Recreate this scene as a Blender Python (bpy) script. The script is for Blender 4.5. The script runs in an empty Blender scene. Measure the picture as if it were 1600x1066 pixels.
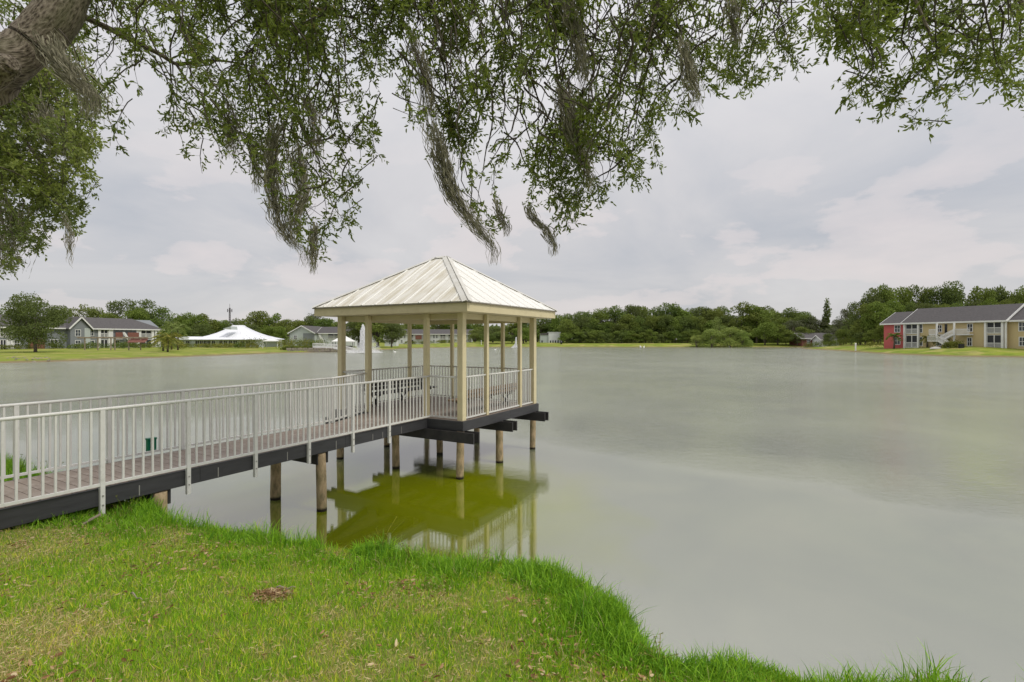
import bpy, math, random
import numpy as np
from mathutils import Vector, Matrix
R = math.radians
random.seed(7)
rng = np.random.default_rng(7)
S = bpy.context.scene
C = S.collection

# ------------------------------------------------------------------ camera, sky, sun, exposure
CAMZ = 3.03
cam_d = bpy.data.cameras.new('camera')
cam_d.sensor_width = 36.0
cam_d.lens = 793.26 / 1600 * 36.0
cam_d.shift_y = -3.6 / 1600
cam_d.shift_x = 1.5 / 1600
cam_d.clip_start = 0.05
cam_d.clip_end = 3000
cam = bpy.data.objects.new('camera', cam_d)
cam.location = (0, 0, CAMZ)
cam.rotation_euler = (R(90), 0, 0)
C.objects.link(cam)
S.camera = cam

SUN_EL, SUN_AZ = R(52), R(118)          # azimuth clockwise from +Y
W = bpy.data.worlds.new('World')
S.world = W
W.use_nodes = True
wn, wl = W.node_tree.nodes, W.node_tree.links
wn.clear()
out = wn.new('ShaderNodeOutputWorld')
sky = wn.new('ShaderNodeTexSky')
sky.sky_type = 'NISHITA'
sky.sun_disc = False
sky.sun_elevation = SUN_EL
sky.sun_rotation = SUN_AZ
bg1 = wn.new('ShaderNodeBackground'); bg1.inputs[1].default_value = 0.10
wl.new(sky.outputs[0], bg1.inputs[0])
bg2 = wn.new('ShaderNodeBackground'); bg2.inputs[1].default_value = 1.0
tc = wn.new('ShaderNodeTexCoord')
# cloud layer: project the direction on a flat cloud deck so that clouds flatten to the horizon
sep = wn.new('ShaderNodeSeparateXYZ'); wl.new(tc.outputs['Generated'], sep.inputs[0])
def wmath(op, a, b=None):
    n = wn.new('ShaderNodeMath'); n.operation = op
    for i, v in enumerate((a, b)):
        if v is None: continue
        if hasattr(v, 'links'): wl.new(v, n.inputs[i])
        else: n.inputs[i].default_value = v
    return n.outputs[0]
zz = wmath('MAXIMUM', sep.outputs['Z'], 0.0)
den = wmath('ADD', zz, 0.22)
px = wmath('DIVIDE', sep.outputs['X'], den)
py = wmath('DIVIDE', sep.outputs['Y'], den)
cmb = wn.new('ShaderNodeCombineXYZ'); wl.new(px, cmb.inputs[0]); wl.new(py, cmb.inputs[1])
def wnoise(vec, scale, detail, rough, dist=0.0):
    n = wn.new('ShaderNodeTexNoise'); n.inputs['Scale'].default_value = scale
    n.inputs['Detail'].default_value = detail; n.inputs['Roughness'].default_value = rough
    n.inputs['Distortion'].default_value = dist
    wl.new(vec, n.inputs['Vector']); return n.outputs['Fac']
def wramp(fac, stops):
    n = wn.new('ShaderNodeValToRGB'); wl.new(fac, n.inputs[0])
    e = n.color_ramp.elements
    while len(e) < len(stops): e.new(0.5)
    for i, (p, c) in enumerate(stops):
        e[i].position = p; e[i].color = (*c, 1)
    return n.outputs[0]
n1 = wnoise(cmb.outputs[0], 0.8, 7, 0.55, 0.5)
base = wramp(n1, [(0.3, (0.40, 0.415, 0.45)), (0.5, (0.515, 0.505, 0.515)), (0.7, (0.59, 0.575, 0.575))])
# low puffy warm-white cumulus just above the horizon
mp = wn.new('ShaderNodeMapping'); mp.inputs['Scale'].default_value = (1.0, 1.0, 2.6)
mp.inputs['Location'].default_value = (3.1, 0.4, 0.35)
wl.new(tc.outputs['Generated'], mp.inputs[0])
n2 = wnoise(mp.outputs[0], 4.6, 8, 0.54, 0.1)
puff = wramp(n2, [(0.50, (0, 0, 0)), (0.535, (0.6, 0.6, 0.6)), (0.68, (1, 1, 1))])
elev = wramp(sep.outputs['Z'], [(0.0, (0.25, 0.25, 0.25)), (0.10, (0.9, 0.9, 0.9)), (0.22, (0.75, 0.75, 0.75)), (0.36, (0.0, 0.0, 0.0))])
pm = wmath('MULTIPLY', wmath('MULTIPLY', puff, elev), 0.7)
mx = wn.new('ShaderNodeMix'); mx.data_type = 'RGBA'
wl.new(pm, mx.inputs['Factor']); wl.new(base, mx.inputs['A']); mx.inputs['B'].default_value = (0.68, 0.605, 0.59, 1)
# an overcast dome is a little brighter towards the zenith
zen = wmath('ADD', wmath('MULTIPLY', wmath('POWER', wmath('MAXIMUM', sep.outputs['Z'], 0.0), 2.0), 1.3), 0.93)
mul = wn.new('ShaderNodeVectorMath'); mul.operation = 'SCALE'
wl.new(mx.outputs['Result'], mul.inputs[0]); wl.new(zen, mul.inputs['Scale'])
wl.new(mul.outputs[0], bg2.inputs[0])
mixw = wn.new('ShaderNodeMixShader'); mixw.inputs[0].default_value = 0.93
wl.new(bg1.outputs[0], mixw.inputs[1]); wl.new(bg2.outputs[0], mixw.inputs[2])
wl.new(mixw.outputs[0], out.inputs[0])

sd = bpy.data.lights.new('sun', 'SUN')
sd.energy = 1.5
sd.angle = R(14)
sd.color = (1.0, 0.95, 0.86)
so = bpy.data.objects.new('sun', sd)
so.rotation_euler = (R(90) - SUN_EL, 0, -SUN_AZ + math.pi)
so.location = (20, -20, 40)
C.objects.link(so)

S.view_settings.view_transform = 'Standard'
S.view_settings.look = 'None'
S.view_settings.exposure = 0.36
S.view_settings.gamma = 1.0
S.view_settings.use_curve_mapping = False
S.render.engine = 'CYCLES'
S.cycles.max_bounces = 6
S.cycles.transparent_max_bounces = 12

# ------------------------------------------------------------------ helpers
F, U0, V0 = 793.26, 798.5, 529.4
def at(u, v, Z):                       # picture position (1600 px wide) and depth -> world
    return Vector(((u - U0) / F * Z, Z, CAMZ - (v - V0) / F * Z))

def tag(o, label=None, cat=None, group=None, kind=None):
    if label: o['label'] = label
    if cat: o['category'] = cat
    if group: o['group'] = group
    if kind: o['kind'] = kind
    return o

def empty(name, loc=(0, 0, 0), rz=0.0, label=None, cat=None, group=None):
    o = bpy.data.objects.new(name, None)
    o.empty_display_size = 0.3
    o.location = loc; o.rotation_euler = (0, 0, rz)
    C.objects.link(o)
    return tag(o, label, cat, group)

def mesh_np(name, V, T, mat=None, col=None, smooth=False, nper=3):
    """numpy mesh: V (n,3), T (m,nper), col (n,3) per-vertex colour"""
    me = bpy.data.meshes.new(name)
    V = np.ascontiguousarray(V, dtype=np.float32); T = np.ascontiguousarray(T, dtype=np.int32)
    me.vertices.add(len(V)); me.vertices.foreach_set('co', V.ravel())
    m = len(T)
    me.loops.add(m * nper); me.loops.foreach_set('vertex_index', T.ravel())
    me.polygons.add(m)
    me.polygons.foreach_set('loop_start', np.arange(0, m * nper, nper, dtype=np.int32))
    if smooth: me.polygons.foreach_set('use_smooth', np.ones(m, dtype=bool))
    me.update(calc_edges=True)
    if col is not None:
        a = me.color_attributes.new('Col', 'FLOAT_COLOR', 'POINT')
        cc = np.ones((len(V), 4), dtype=np.float32); cc[:, :3] = col
        a.data.foreach_set('color', cc.ravel())
    if mat: me.materials.append(mat)
    return me

def link(name, me, parent=None, loc=None, rot=None):
    o = bpy.data.objects.new(name, me)
    C.objects.link(o)
    if parent: o.parent = parent
    if loc is not None: o.location = loc
    if rot is not None: o.rotation_euler = rot
    return o

class MB:
    """collects simple solids and links them as one mesh"""
    def __init__(s): s.v = []; s.f = []; s.sm = []
    def poly(s, pts, faces, smooth=False):
        b = len(s.v); s.v += [tuple(p) for p in pts]
        for f in faces: s.f.append(tuple(b + i for i in f)); s.sm.append(smooth)
        return s
    def box(s, x0, x1, y0, y1, z0, z1):
        p = [(x, y, z) for z in (z0, z1) for y in (y0, y1) for x in (x0, x1)]
        return s.poly(p, [(0, 2, 3, 1), (4, 5, 7, 6), (0, 1, 5, 4), (2, 6, 7, 3), (0, 4, 6, 2), (1, 3, 7, 5)])
    def bevbox(s, x0, x1, y0, y1, z0, z1, c=0.004):
        """box whose edges running along its longest axis are chamfered"""
        L = [x1 - x0, y1 - y0, z1 - z0]; ax = L.index(max(L))
        lo = [x0, y0, z0]; hi = [x1, y1, z1]
        o = [i for i in range(3) if i != ax]
        a0, a1, b0, b1 = lo[o[0]], hi[o[0]], lo[o[1]], hi[o[1]]
        ring = [(a0 + c, b0), (a1 - c, b0), (a1, b0 + c), (a1, b1 - c), (a1 - c, b1), (a0 + c, b1), (a0, b1 - c), (a0, b0 + c)]
        P = []
        for e in (lo[ax], hi[ax]):
            for r in ring:
                q = [0, 0, 0]; q[ax] = e; q[o[0]] = r[0]; q[o[1]] = r[1]; P.append(q)
        fl = ax == 1
        fs = [(i, (i + 1) % 8, 8 + (i + 1) % 8, 8 + i) for i in range(8)] + [tuple(range(7, -1, -1)), tuple(range(8, 16))]
        if fl: fs = [tuple(reversed(f)) for f in fs]
        return s.poly(P, fs)
    def prism(s, pts, axis_vec):
        n = len(pts); a = Vector(axis_vec)
        P = [Vector(p) for p in pts] + [Vector(p) + a for p in pts]
        return s.poly(P, [tuple(range(n - 1, -1, -1)), tuple(range(n, 2 * n))] + [(i, (i + 1) % n, n + (i + 1) % n, n + i) for i in range(n)])
    def bar(s, p, q, w, h=None):
        """rectangular bar between two points"""
        h = h or w; p = Vector(p); q = Vector(q); d = (q - p).normalized()
        up = Vector((0, 0, 1)) if abs(d.z) < .95 else Vector((1, 0, 0))
        x = d.cross(up).normalized() * w / 2; y = x.cross(d).normalized() * h / 2
        return s.prism([p - x - y, p + x - y, p + x + y, p - x + y], q - p)
    def tube(s, pts, rad, n=8, caps=True, smooth=True, jit=0.0):
        pts = [Vector(p) for p in pts]
        if not hasattr(rad, '__len__'): rad = [rad] * len(pts)
        b = len(s.v); m = len(pts)
        ref = Vector((0.3, 0.2, 1)).normalized()
        for i, p in enumerate(pts):
            d = (pts[min(i + 1, m - 1)] - pts[max(i - 1, 0)])
            d = d.normalized() if d.length > 1e-9 else Vector((0, 0, 1))
            if abs(d.dot(ref)) > .97: rf = Vector((1, 0.1, 0))
            else: rf = ref
            x = d.cross(rf).normalized(); y = d.cross(x)
            for k in range(n):
                t = 2 * math.pi * k / n
                rr = rad[i] * (1 + (random.uniform(-jit, jit) if jit else 0))
                s.v.append(tuple(p + (x * math.cos(t) + y * math.sin(t)) * rr))
        for i in range(m - 1):
            for k in range(n):
                k2 = (k + 1) % n
                s.f.append((b + i * n + k, b + (i + 1) * n + k, b + (i + 1) * n + k2, b + i * n + k2)); s.sm.append(smooth)
        if caps:
            s.f.append(tuple(b + k for k in range(n))); s.sm.append(False)
            s.f.append(tuple(b + (m - 1) * n + n - 1 - k for k in range(n))); s.sm.append(False)
        return s
    def mesh(s, name, mat=None):
        me = bpy.data.meshes.new(name)
        me.from_pydata(s.v, [], s.f)
        me.polygons.foreach_set('use_smooth', s.sm)
        me.update()
        if mat: me.materials.append(mat)
        return me
    def build(s, name, mat, parent=None, loc=None, rot=None):
        return link(name, s.mesh(name, mat), parent, loc, rot)

def lattice(seed):
    return np.random.default_rng(seed).random((256, 256))
_L = [lattice(i + 50) for i in range(8)]
def vnoise(x, y, scale=1.0, seed=0, octs=3):
    x = np.asarray(x, float) * scale + 1000.3; y = np.asarray(y, float) * scale + 1000.7
    r = 0; a = 1; tot = 0
    for o in range(octs):
        L = _L[(seed + o) % 8]
        xi = np.floor(x).astype(int); yi = np.floor(y).astype(int)
        fx = x - xi; fy = y - yi; fx = fx * fx * (3 - 2 * fx); fy = fy * fy * (3 - 2 * fy)
        g = lambda i, j: L[i % 256, j % 256]
        r = r + a * ((g(xi, yi) * (1 - fx) + g(xi + 1, yi) * fx) * (1 - fy) + (g(xi, yi + 1) * (1 - fx) + g(xi + 1, yi + 1) * fx) * fy)
        tot += a; a *= .5; x = x * 2.03 + 17.1; y = y * 2.03 + 9.2
    return r / tot
def sstep(a, b, x):
    t = np.clip((x - a) / (b - a), 0, 1); return t * t * (3 - 2 * t)

# ------------------------------------------------------------------ materials
class NT:
    def __init__(s, name):
        s.m = bpy.data.materials.new(name); s.m.use_nodes = True
        s.n = s.m.node_tree.nodes; s.l = s.m.node_tree.links
        s.b = s.n['Principled BSDF']; s.out = s.n['Material Output']
    def node(s, t, **kw):
        n = s.n.new(t)
        for k, v in kw.items(): setattr(n, k, v)
        return n
    def set(s, sock, v):
        if hasattr(v, 'links'): s.l.new(v, sock)
        else: sock.default_value = v
    def coord(s, kind='Object', scale=(1, 1, 1), rot=(0, 0, 0)):
        t = s.node('ShaderNodeTexCoord'); m = s.node('ShaderNodeMapping')
        m.inputs['Scale'].default_value = scale; m.inputs['Rotation'].default_value = rot
        s.l.new(t.outputs[kind], m.inputs[0]); return m.outputs[0]
    def noise(s, vec, scale, detail=4, rough=.55, dist=0):
        n = s.node('ShaderNodeTexNoise'); n.inputs['Scale'].default_value = scale
        n.inputs['Detail'].default_value = detail; n.inputs['Roughness'].default_value = rough
        n.inputs['Distortion'].default_value = dist
        s.l.new(vec, n.inputs['Vector']); return n.outputs['Fac']
    def ramp(s, fac, stops):
        n = s.node('ShaderNodeValToRGB'); s.l.new(fac, n.inputs[0]); e = n.color_ramp.elements
        while len(e) < len(stops): e.new(.5)
        for i, (p, c) in enumerate(stops):
            e[i].position = p; e[i].color = (*c, 1) if hasattr(c, '__len__') else (c, c, c, 1)
        return n.outputs[0]
    def mix(s, f, a, b, mode='MIX'):
        n = s.node('ShaderNodeMix', data_type='RGBA', blend_type=mode)
        for k, v in (('Factor', f), ('A', a), ('B', b)):
            if isinstance(v, tuple): v = (*v, 1) if len(v) == 3 else v
            s.set(n.inputs[k], v)
        return n.outputs['Result']
    def math(s, op, a, b=0.0):
        n = s.node('ShaderNodeMath', operation=op); s.set(n.inputs[0], a); s.set(n.inputs[1], b); return n.outputs[0]
    def bump(s, h, strength=.3, dist=.01, normal=None):
        n = s.node('ShaderNodeBump'); n.inputs['Strength'].default_value = strength; n.inputs['Distance'].default_value = dist
        s.l.new(h, n.inputs['Height'])
        if normal is not None: s.l.new(normal, n.inputs['Normal'])
        s.l.new(n.outputs[0], s.b.inputs['Normal']); return n.outputs[0]
    def base(s, c, rough=.6, spec=.4, metal=0):
        s.set(s.b.inputs['Base Color'], (*c, 1) if isinstance(c, tuple) else c)
        s.b.inputs['Roughness'].default_value = rough; s.b.inputs['Specular IOR Level'].default_value = spec
        s.b.inputs['Metallic'].default_value = metal
        return s
    def rand(s): return s.node('ShaderNodeObjectInfo').outputs['Random']

def mottled(name, c, c2, scale=6, rough=.6, spec=.35, bump=.0, stretch=(1, 1, 1), dirt=None, dscale=2.0, dlo=.5, dhi=.75):
    t = NT(name); v = t.coord('Object', stretch)
    n = t.noise(v, scale, 6, .6)
    col = t.mix(t.ramp(n, [(.3, 0.0), (.7, 1.0)]), c, c2)
    if dirt:
        d = t.noise(v, dscale, 5, .65, .5)
        col = t.mix(t.ramp(d, [(dlo, 0.0), (dhi, .8)]), col, dirt)
    t.base(col, rough, spec)
    if bump: t.bump(n, bump, .01)
    return t.m

M = {}
M['cream'] = mottled('cream_paint', (.60, .53, .335), (.55, .48, .295), 5, .55, .35, .15, dirt=(.40, .35, .21), dscale=3, dlo=.55, dhi=.85)
M['soffit'] = mottled('cream_soffit', (.56, .49, .31), (.50, .44, .27), 4, .65)
M['rail'] = mottled('white_rail_paint', (.66, .655, .625), (.58, .575, .54), 8, .45, .4, .05, dirt=(.42, .41, .36), dscale=9, dlo=.58, dhi=.8)
M['skirt'] = mottled('charcoal_stain', (.028, .028, .031), (.045, .045, .05), 3, .5, .45, .2, (1, 1, 6))
M['beam'] = mottled('dark_timber', (.022, .022, .024), (.045, .042, .042), 5, .6, .3, .2)
M['bolt'] = NT('galvanised_bolt').base((.35, .34, .32), .45, .5, .6).m
M['bench_dark'] = mottled('dark_bench_slat', (.020, .018, .017), (.04, .035, .03), 12, .55, .3)
M['bench_brown'] = mottled('brown_bench_slat', (.20, .14, .085), (.27, .19, .12), 10, .6, .3)
M['green_box'] = NT('green_plastic').base((.0, .14, .075), .4, .4).m

def deck_mat():
    t = NT('composite_deck'); v = t.coord('Object', (30, 3, 8))
    n = t.noise(v, 1.5, 5, .6)
    c = t.mix(n, (.19, .15, .118), (.29, .24, .195))
    r = t.rand(); c = t.mix(t.math('MULTIPLY', r, .35), c, (.16, .115, .095))
    w = t.noise(t.coord('Object', (3, 3, 3)), 1.2, 4, .6)
    c = t.mix(t.ramp(w, [(.5, 0.0), (.72, .55)]), c, (.40, .35, .31))
    t.base(c, .62, .35); t.bump(n, .25, .004)
    return t.m
M['deck'] = deck_mat()

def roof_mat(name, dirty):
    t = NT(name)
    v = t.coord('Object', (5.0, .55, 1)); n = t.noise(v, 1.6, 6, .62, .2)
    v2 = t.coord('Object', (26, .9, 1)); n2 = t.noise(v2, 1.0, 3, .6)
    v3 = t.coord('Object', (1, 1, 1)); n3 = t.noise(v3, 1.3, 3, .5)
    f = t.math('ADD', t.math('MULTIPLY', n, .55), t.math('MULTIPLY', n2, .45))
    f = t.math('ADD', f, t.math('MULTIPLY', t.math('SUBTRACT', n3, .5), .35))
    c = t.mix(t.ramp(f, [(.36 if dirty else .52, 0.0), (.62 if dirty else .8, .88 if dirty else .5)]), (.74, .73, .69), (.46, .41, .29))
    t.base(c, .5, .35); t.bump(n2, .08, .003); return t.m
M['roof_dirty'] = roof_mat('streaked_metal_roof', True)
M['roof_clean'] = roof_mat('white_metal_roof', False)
M['flash'] = mottled('roof_flashing', (.62, .61, .57), (.5, .48, .42), 3, .5)
M['drip'] = mottled('drip_edge', (.16, .14, .11), (.24, .21, .16), 4, .6)

def pile_mat():
    t = NT('weathered_piling'); v = t.coord('Object', (1, 1, .5))
    n = t.noise(v, 9, 6, .65, .4)
    c = t.ramp(n, [(.32, (.15, .13, .075)), (.5, (.36, .27, .16)), (.7, (.52, .40, .26))])
    g = t.noise(t.coord('Object', (1, 1, .7)), 2.3, 4, .6)
    c = t.mix(t.ramp(g, [(.45, 0.0), (.62, .75)]), c, (.13, .14, .055))
    gm = t.node('ShaderNodeNewGeometry'); sp = t.node('ShaderNodeSeparateXYZ'); t.l.new(gm.outputs['Position'], sp.inputs[0])
    wet = t.ramp(sp.outputs['Z'], [(.035, 1.0), (.075, 0.0)])
    c = t.mix(wet, c, (.018, .014, .01))
    t.base(c, .8, .2); t.bump(n, .5, .01); return t.m
M['pile'] = pile_mat()

def bark_mat():
    t = NT('oak_bark'); at_ = t.node('ShaderNodeAttribute'); at_.attribute_name = 'bark'; v = at_.outputs['Vector']
    n = t.noise(v, 30, 8, .72, 1.6); vo = t.node('ShaderNodeTexVoronoi'); vo.inputs['Scale'].default_value = 46
    t.l.new(v, vo.inputs['Vector'])
    h = t.math('ADD', n, t.math('MULTIPLY', vo.outputs['Distance'], .6))
    c = t.ramp(h, [(.5, (.028, .022, .018)), (.68, (.13, .105, .08)), (.95, (.27, .23, .18))])
    g = t.noise(v, 2.2, 4, .6); c = t.mix(t.ramp(g, [(.5, 0.0), (.65, .5)]), c, (.12, .13, .06))
    t.base(c, .9, .15); t.bump(h, .9, .03); return t.m
M['bark'] = bark_mat()
M['twig'] = mottled('twig_bark', (.055, .045, .035), (.10, .085, .065), 9, .85, .15)
M['trunk'] = mottled('trunk_bark', (.09, .075, .06), (.16, .135, .11), 3, .9, .15)

def leaf_mat(name, stops, transl=.35, rough=.5, hue=None, spec=.25, patch=None, pscale=.6):
    t = NT(name); g = t.node('ShaderNodeNewGeometry')
    c = t.ramp(g.outputs['Random Per Island'], stops)
    if patch:
        n = t.noise(t.coord('Object'), pscale, 3, .5); c = t.mix(t.ramp(n, [(.42, 0.0), (.6, .8)]), c, patch)
    if hue: c = t.mix(t.math('MULTIPLY', t.rand(), .8), c, hue)
    t.base(c, rough, spec)
    tr = t.node('ShaderNodeBsdfTranslucent'); br = t.mix(.5, c, (.22, .27, .035)) if transl > 0 else c
    t.l.new(br, tr.inputs['Color'])
    mx = t.node('ShaderNodeMixShader'); mx.inputs[0].default_value = transl
    t.l.new(t.b.outputs[0], mx.inputs[1]); t.l.new(tr.outputs[0], mx.inputs[2]); t.l.new(mx.outputs[0], t.out.inputs[0])
    return t.m
M['leaf'] = leaf_mat('live_oak_leaf', [(0, (.05, .075, .018)), (.5, (.10, .145, .028)), (.85, (.17, .225, .045)), (.97, (.23, .26, .06)), (1, (.30, .20, .07))], .5, .42, patch=(.20, .26, .04), pscale=1.1)
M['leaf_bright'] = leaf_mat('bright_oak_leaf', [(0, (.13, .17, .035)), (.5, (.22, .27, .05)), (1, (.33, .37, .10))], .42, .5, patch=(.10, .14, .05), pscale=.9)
M['far_leaf'] = leaf_mat('far_dark_foliage', [(0, (.055, .10, .025)), (.5, (.12, .185, .045)), (1, (.21, .28, .07))], .35, .7, (.12, .135, .06), .1)
M['far_leaf_mid'] = leaf_mat('far_mid_foliage', [(0, (.085, .14, .025)), (.5, (.155, .23, .045)), (1, (.24, .31, .07))], .3, .7, (.17, .19, .05), .1)
M['far_leaf_pale'] = leaf_mat('far_pale_foliage', [(0, (.12, .18, .045)), (.5, (.20, .27, .075)), (1, (.29, .35, .12))], .3, .7, (.18, .19, .06), .1)
M['far_leaf_olive'] = leaf_mat('far_olive_foliage', [(0, (.075, .085, .05)), (.5, (.12, .13, .08)), (1, (.18, .18, .12))], .2, .7, None, .1)
M['willow_leaf'] = leaf_mat('willow_foliage', [(0, (.12, .19, .035)), (.5, (.21, .30, .06)), (1, (.32, .40, .11))], .35, .6, (.28, .32, .08), .3)
M['shrub'] = leaf_mat('shrub_leaf', [(0, (.05, .09, .02)), (.6, (.10, .16, .035)), (1, (.17, .23, .05))], .25, .6, (.16, .15, .03), .1)
M['shrub_yellow'] = leaf_mat('yellow_shrub_leaf', [(0, (.10, .13, .02)), (.6, (.22, .23, .04)), (1, (.36, .30, .06))], .3, .6)
def moss_mat():
    t = NT('spanish_moss'); g = t.node('ShaderNodeNewGeometry')
    c = t.ramp(g.outputs['Random Per Island'], [(0, (.15, .145, .10)), (.5, (.28, .265, .19)), (1, (.42, .39, .29))])
    t.base(c, .9, .1)
    tr = t.node('ShaderNodeBsdfTranslucent'); t.l.new(c, tr.inputs['Color'])
    mx = t.node('ShaderNodeMixShader'); mx.inputs[0].default_value = .4
    t.l.new(t.b.outputs[0], mx.inputs[1]); t.l.new(tr.outputs[0], mx.inputs[2]); t.l.new(mx.outputs[0], t.out.inputs[0])
    return t.m
M['moss'] = moss_mat()
def blade_mat():
    t = NT('grass_blade'); a = t.node('ShaderNodeVertexColor'); a.layer_name = 'Col'
    t.base(a.outputs[0], .55, .25)
    tr = t.node('ShaderNodeBsdfTranslucent'); t.l.new(t.mix(.25, a.outputs[0], (.3, .4, .03)), tr.inputs['Color'])
    mx = t.node('ShaderNodeMixShader'); mx.inputs[0].default_value = .35
    t.l.new(t.b.outputs[0], mx.inputs[1]); t.l.new(tr.outputs[0], mx.inputs[2]); t.l.new(mx.outputs[0], t.out.inputs[0])
    return t.m
M['blade'] = blade_mat()

def ground_mat():
    t = NT('lawn_ground'); g = t.node('ShaderNodeNewGeometry'); P = g.outputs['Position']
    n = t.noise(P, .9, 6, .65); n2 = t.noise(P, 14, 5, .7); n3 = t.noise(P, .06, 4, .6)
    c = t.ramp(n, [(.35, (.08, .16, .012)), (.5, (.13, .21, .02)), (.66, (.22, .22, .06))])
    c = t.mix(t.ramp(n2, [(.35, 0.0), (.7, .6)]), c, (.24, .175, .085))
    far = t.mix(t.ramp(t.noise(P, .22, 5, .6), [(.38, (.14, .215, .02)), (.55, (.19, .25, .025)), (.7, (.33, .29, .085))]) if False else n3, (.15, .225, .018), (.25, .27, .04))
    far = t.mix(t.ramp(t.noise(P, .16, 5, .65), [(.45, 0.0), (.62, .85)]), far, (.36, .30, .12))
    far = t.mix(t.ramp(t.noise(P, .35, 5, .65), [(.45, 0.0), (.6, .6)]), far, (.09, .15, .015))
    sp = t.node('ShaderNodeSeparateXYZ'); t.l.new(P, sp.inputs[0])
    isfar = t.ramp(t.math('MULTIPLY', sp.outputs['Y'], .01), [(.12, 0.0), (.3, 1.0)])
    c = t.mix(isfar, c, far)
    mud = t.ramp(t.math('ADD', sp.outputs['Z'], t.math('MULTIPLY', t.math('SUBTRACT', t.noise(P, .5, 5, .7), .5), .35)), [(.10, 1.0), (.28, 0.0)])
    c = t.mix(mud, c, (.20, .155, .085))
    under = t.ramp(t.math('ADD', sp.outputs['Z'], 1.0), [(.9, 1.0), (1.0, 0.0)])
    c = t.mix(under, c, (.06, .06, .02))
    t.base(c, .9, .1); t.bump(n2, .6, .03); return t.m
M['ground'] = ground_mat()

def water_mat():
    t = NT('lake_water'); g = t.node('ShaderNodeNewGeometry'); P = g.outputs['Position']
    sp = t.node('ShaderNodeSeparateXYZ'); t.l.new(P, sp.inputs[0])
    mp = t.node('ShaderNodeMapping'); mp.inputs['Scale'].default_value = (.75, 1.5, 1); mp.inputs['Rotation'].default_value = (0, 0, R(-18)); t.l.new(P, mp.inputs[0])
    w1 = t.noise(mp.outputs[0], 2.8, 3, .6, .4)
    w2 = t.noise(mp.outputs[0], 7, 5, .75, .3)
    patch = t.noise(P, .055, 4, .6, .4)
    # wind reaches the open lake, the water by the bank and under the pier is nearly still
    shel = t.math('MULTIPLY', t.math('ADD', sp.outputs['Y'], t.math('MULTIPLY', t.math('MAXIMUM', sp.outputs['X'], -4.5), .9)), .01)
    opn = t.ramp(shel, [(.09, .011), (.15, .09), (.26, .6), (.6, .62)])
    amp = t.math('MULTIPLY', opn, t.ramp(patch, [(.44, .5), (.66, 1.0)]))
    h = t.math('ADD', t.math('MULTIPLY', w1, .5), t.math('MULTIPLY', w2, .65))
    bp = t.node('ShaderNodeBump'); bp.inputs['Distance'].default_value = .38
    t.l.new(h, bp.inputs['Height']); t.l.new(amp, bp.inputs['Strength'])
    deep = t.noise(P, .26, 5, .6, .8)
    body = t.mix(t.ramp(deep, [(.4, 0.0), (.62, 1.0)]), (.165, .18, .115), (.205, .22, .135))
    # gazebo reflection's green painted into the body colour, silt on the open side
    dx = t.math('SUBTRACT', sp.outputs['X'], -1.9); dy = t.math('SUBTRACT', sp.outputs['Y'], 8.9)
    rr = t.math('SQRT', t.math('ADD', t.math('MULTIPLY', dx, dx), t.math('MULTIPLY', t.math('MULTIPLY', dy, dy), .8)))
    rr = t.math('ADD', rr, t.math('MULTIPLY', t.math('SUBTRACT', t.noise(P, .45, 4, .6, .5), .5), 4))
    refl_green = t.ramp(t.math('MULTIPLY', rr, .1), [(.20, 1.0), (.42, 0.0)])
    body = t.mix(refl_green, body, t.mix(t.noise(P, .6, 3, .5), (.135, .17, .002), (.215, .235, .003)))
    df = t.node('ShaderNodeBsdfDiffuse'); t.l.new(body, df.inputs['Color'])
    gl = t.node('ShaderNodeBsdfGlossy'); t.l.new(t.ramp(shel, [(.10, .0), (.25, .02), (.6, .12)]), gl.inputs['Roughness'])
    gl.inputs['Color'].default_value = (.985, .98, .99, 1)
    t.l.new(bp.outputs[0], gl.inputs['Normal'])
    lw = t.node('ShaderNodeFresnel'); lw.inputs['IOR'].default_value = 4.1; t.l.new(bp.outputs[0], lw.inputs['Normal'])
    mx = t.node('ShaderNodeMixShader'); t.l.new(lw.outputs[0], mx.inputs[0])
    t.l.new(df.outputs[0], mx.inputs[1]); t.l.new(gl.outputs[0], mx.inputs[2]); t.l.new(mx.outputs[0], t.out.inputs[0])
    return t.m
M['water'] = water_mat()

# building materials
def siding(name, c, period=.2, amp=.12):
    t = NT(name); w = t.node('ShaderNodeTexWave', wave_type='BANDS', bands_direction='Z'); w.inputs['Scale'].default_value = 1 / (period * 2 * 3.1416) * 3.14
    t.l.new(t.coord('Object'), w.inputs['Vector'])
    d = tuple(x * .8 for x in c); n = t.noise(t.coord('Object'), .8, 4, .6)
    cc = t.mix(t.math('MULTIPLY', w.outputs['Fac'], .35), c, d); cc = t.mix(t.math('MULTIPLY', n, .25), cc, d)
    t.base(cc, .75, .2); return t.m
def plain(name, c, rough=.7, spec=.25): return mottled(name, c, tuple(x * .86 for x in c), .9, rough, spec)
M['grey_wall'] = siding('grey_siding', (.21, .225, .235))
M['light_wall'] = siding('pale_siding', (.44, .48, .46))
M['tan_wall'] = siding('tan_siding', (.53, .43, .235))
M['red_wall'] = siding('red_siding', (.50, .12, .115))
M['brick_red'] = plain('dark_red_panel', (.20, .085, .065))
M['shingle'] = mottled('grey_shingle', (.075, .070, .070), (.115, .108, .108), 2.5, .85, .15, .3, (1, 1, 4))
M['trim'] = plain('white_trim', (.72, .72, .70))
M['white_wall'] = plain('white_wall', (.62, .64, .64))
M['white_roof'] = mottled('white_standing_roof', (.78, .79, .82), (.70, .71, .75), .5, .5, .3)
M['dark_in'] = NT('dark_opening').base((.018, .02, .024), .25, .5).m
M['glass'] = NT('window_glass').base((.06, .07, .08), .08, .6).m
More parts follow.
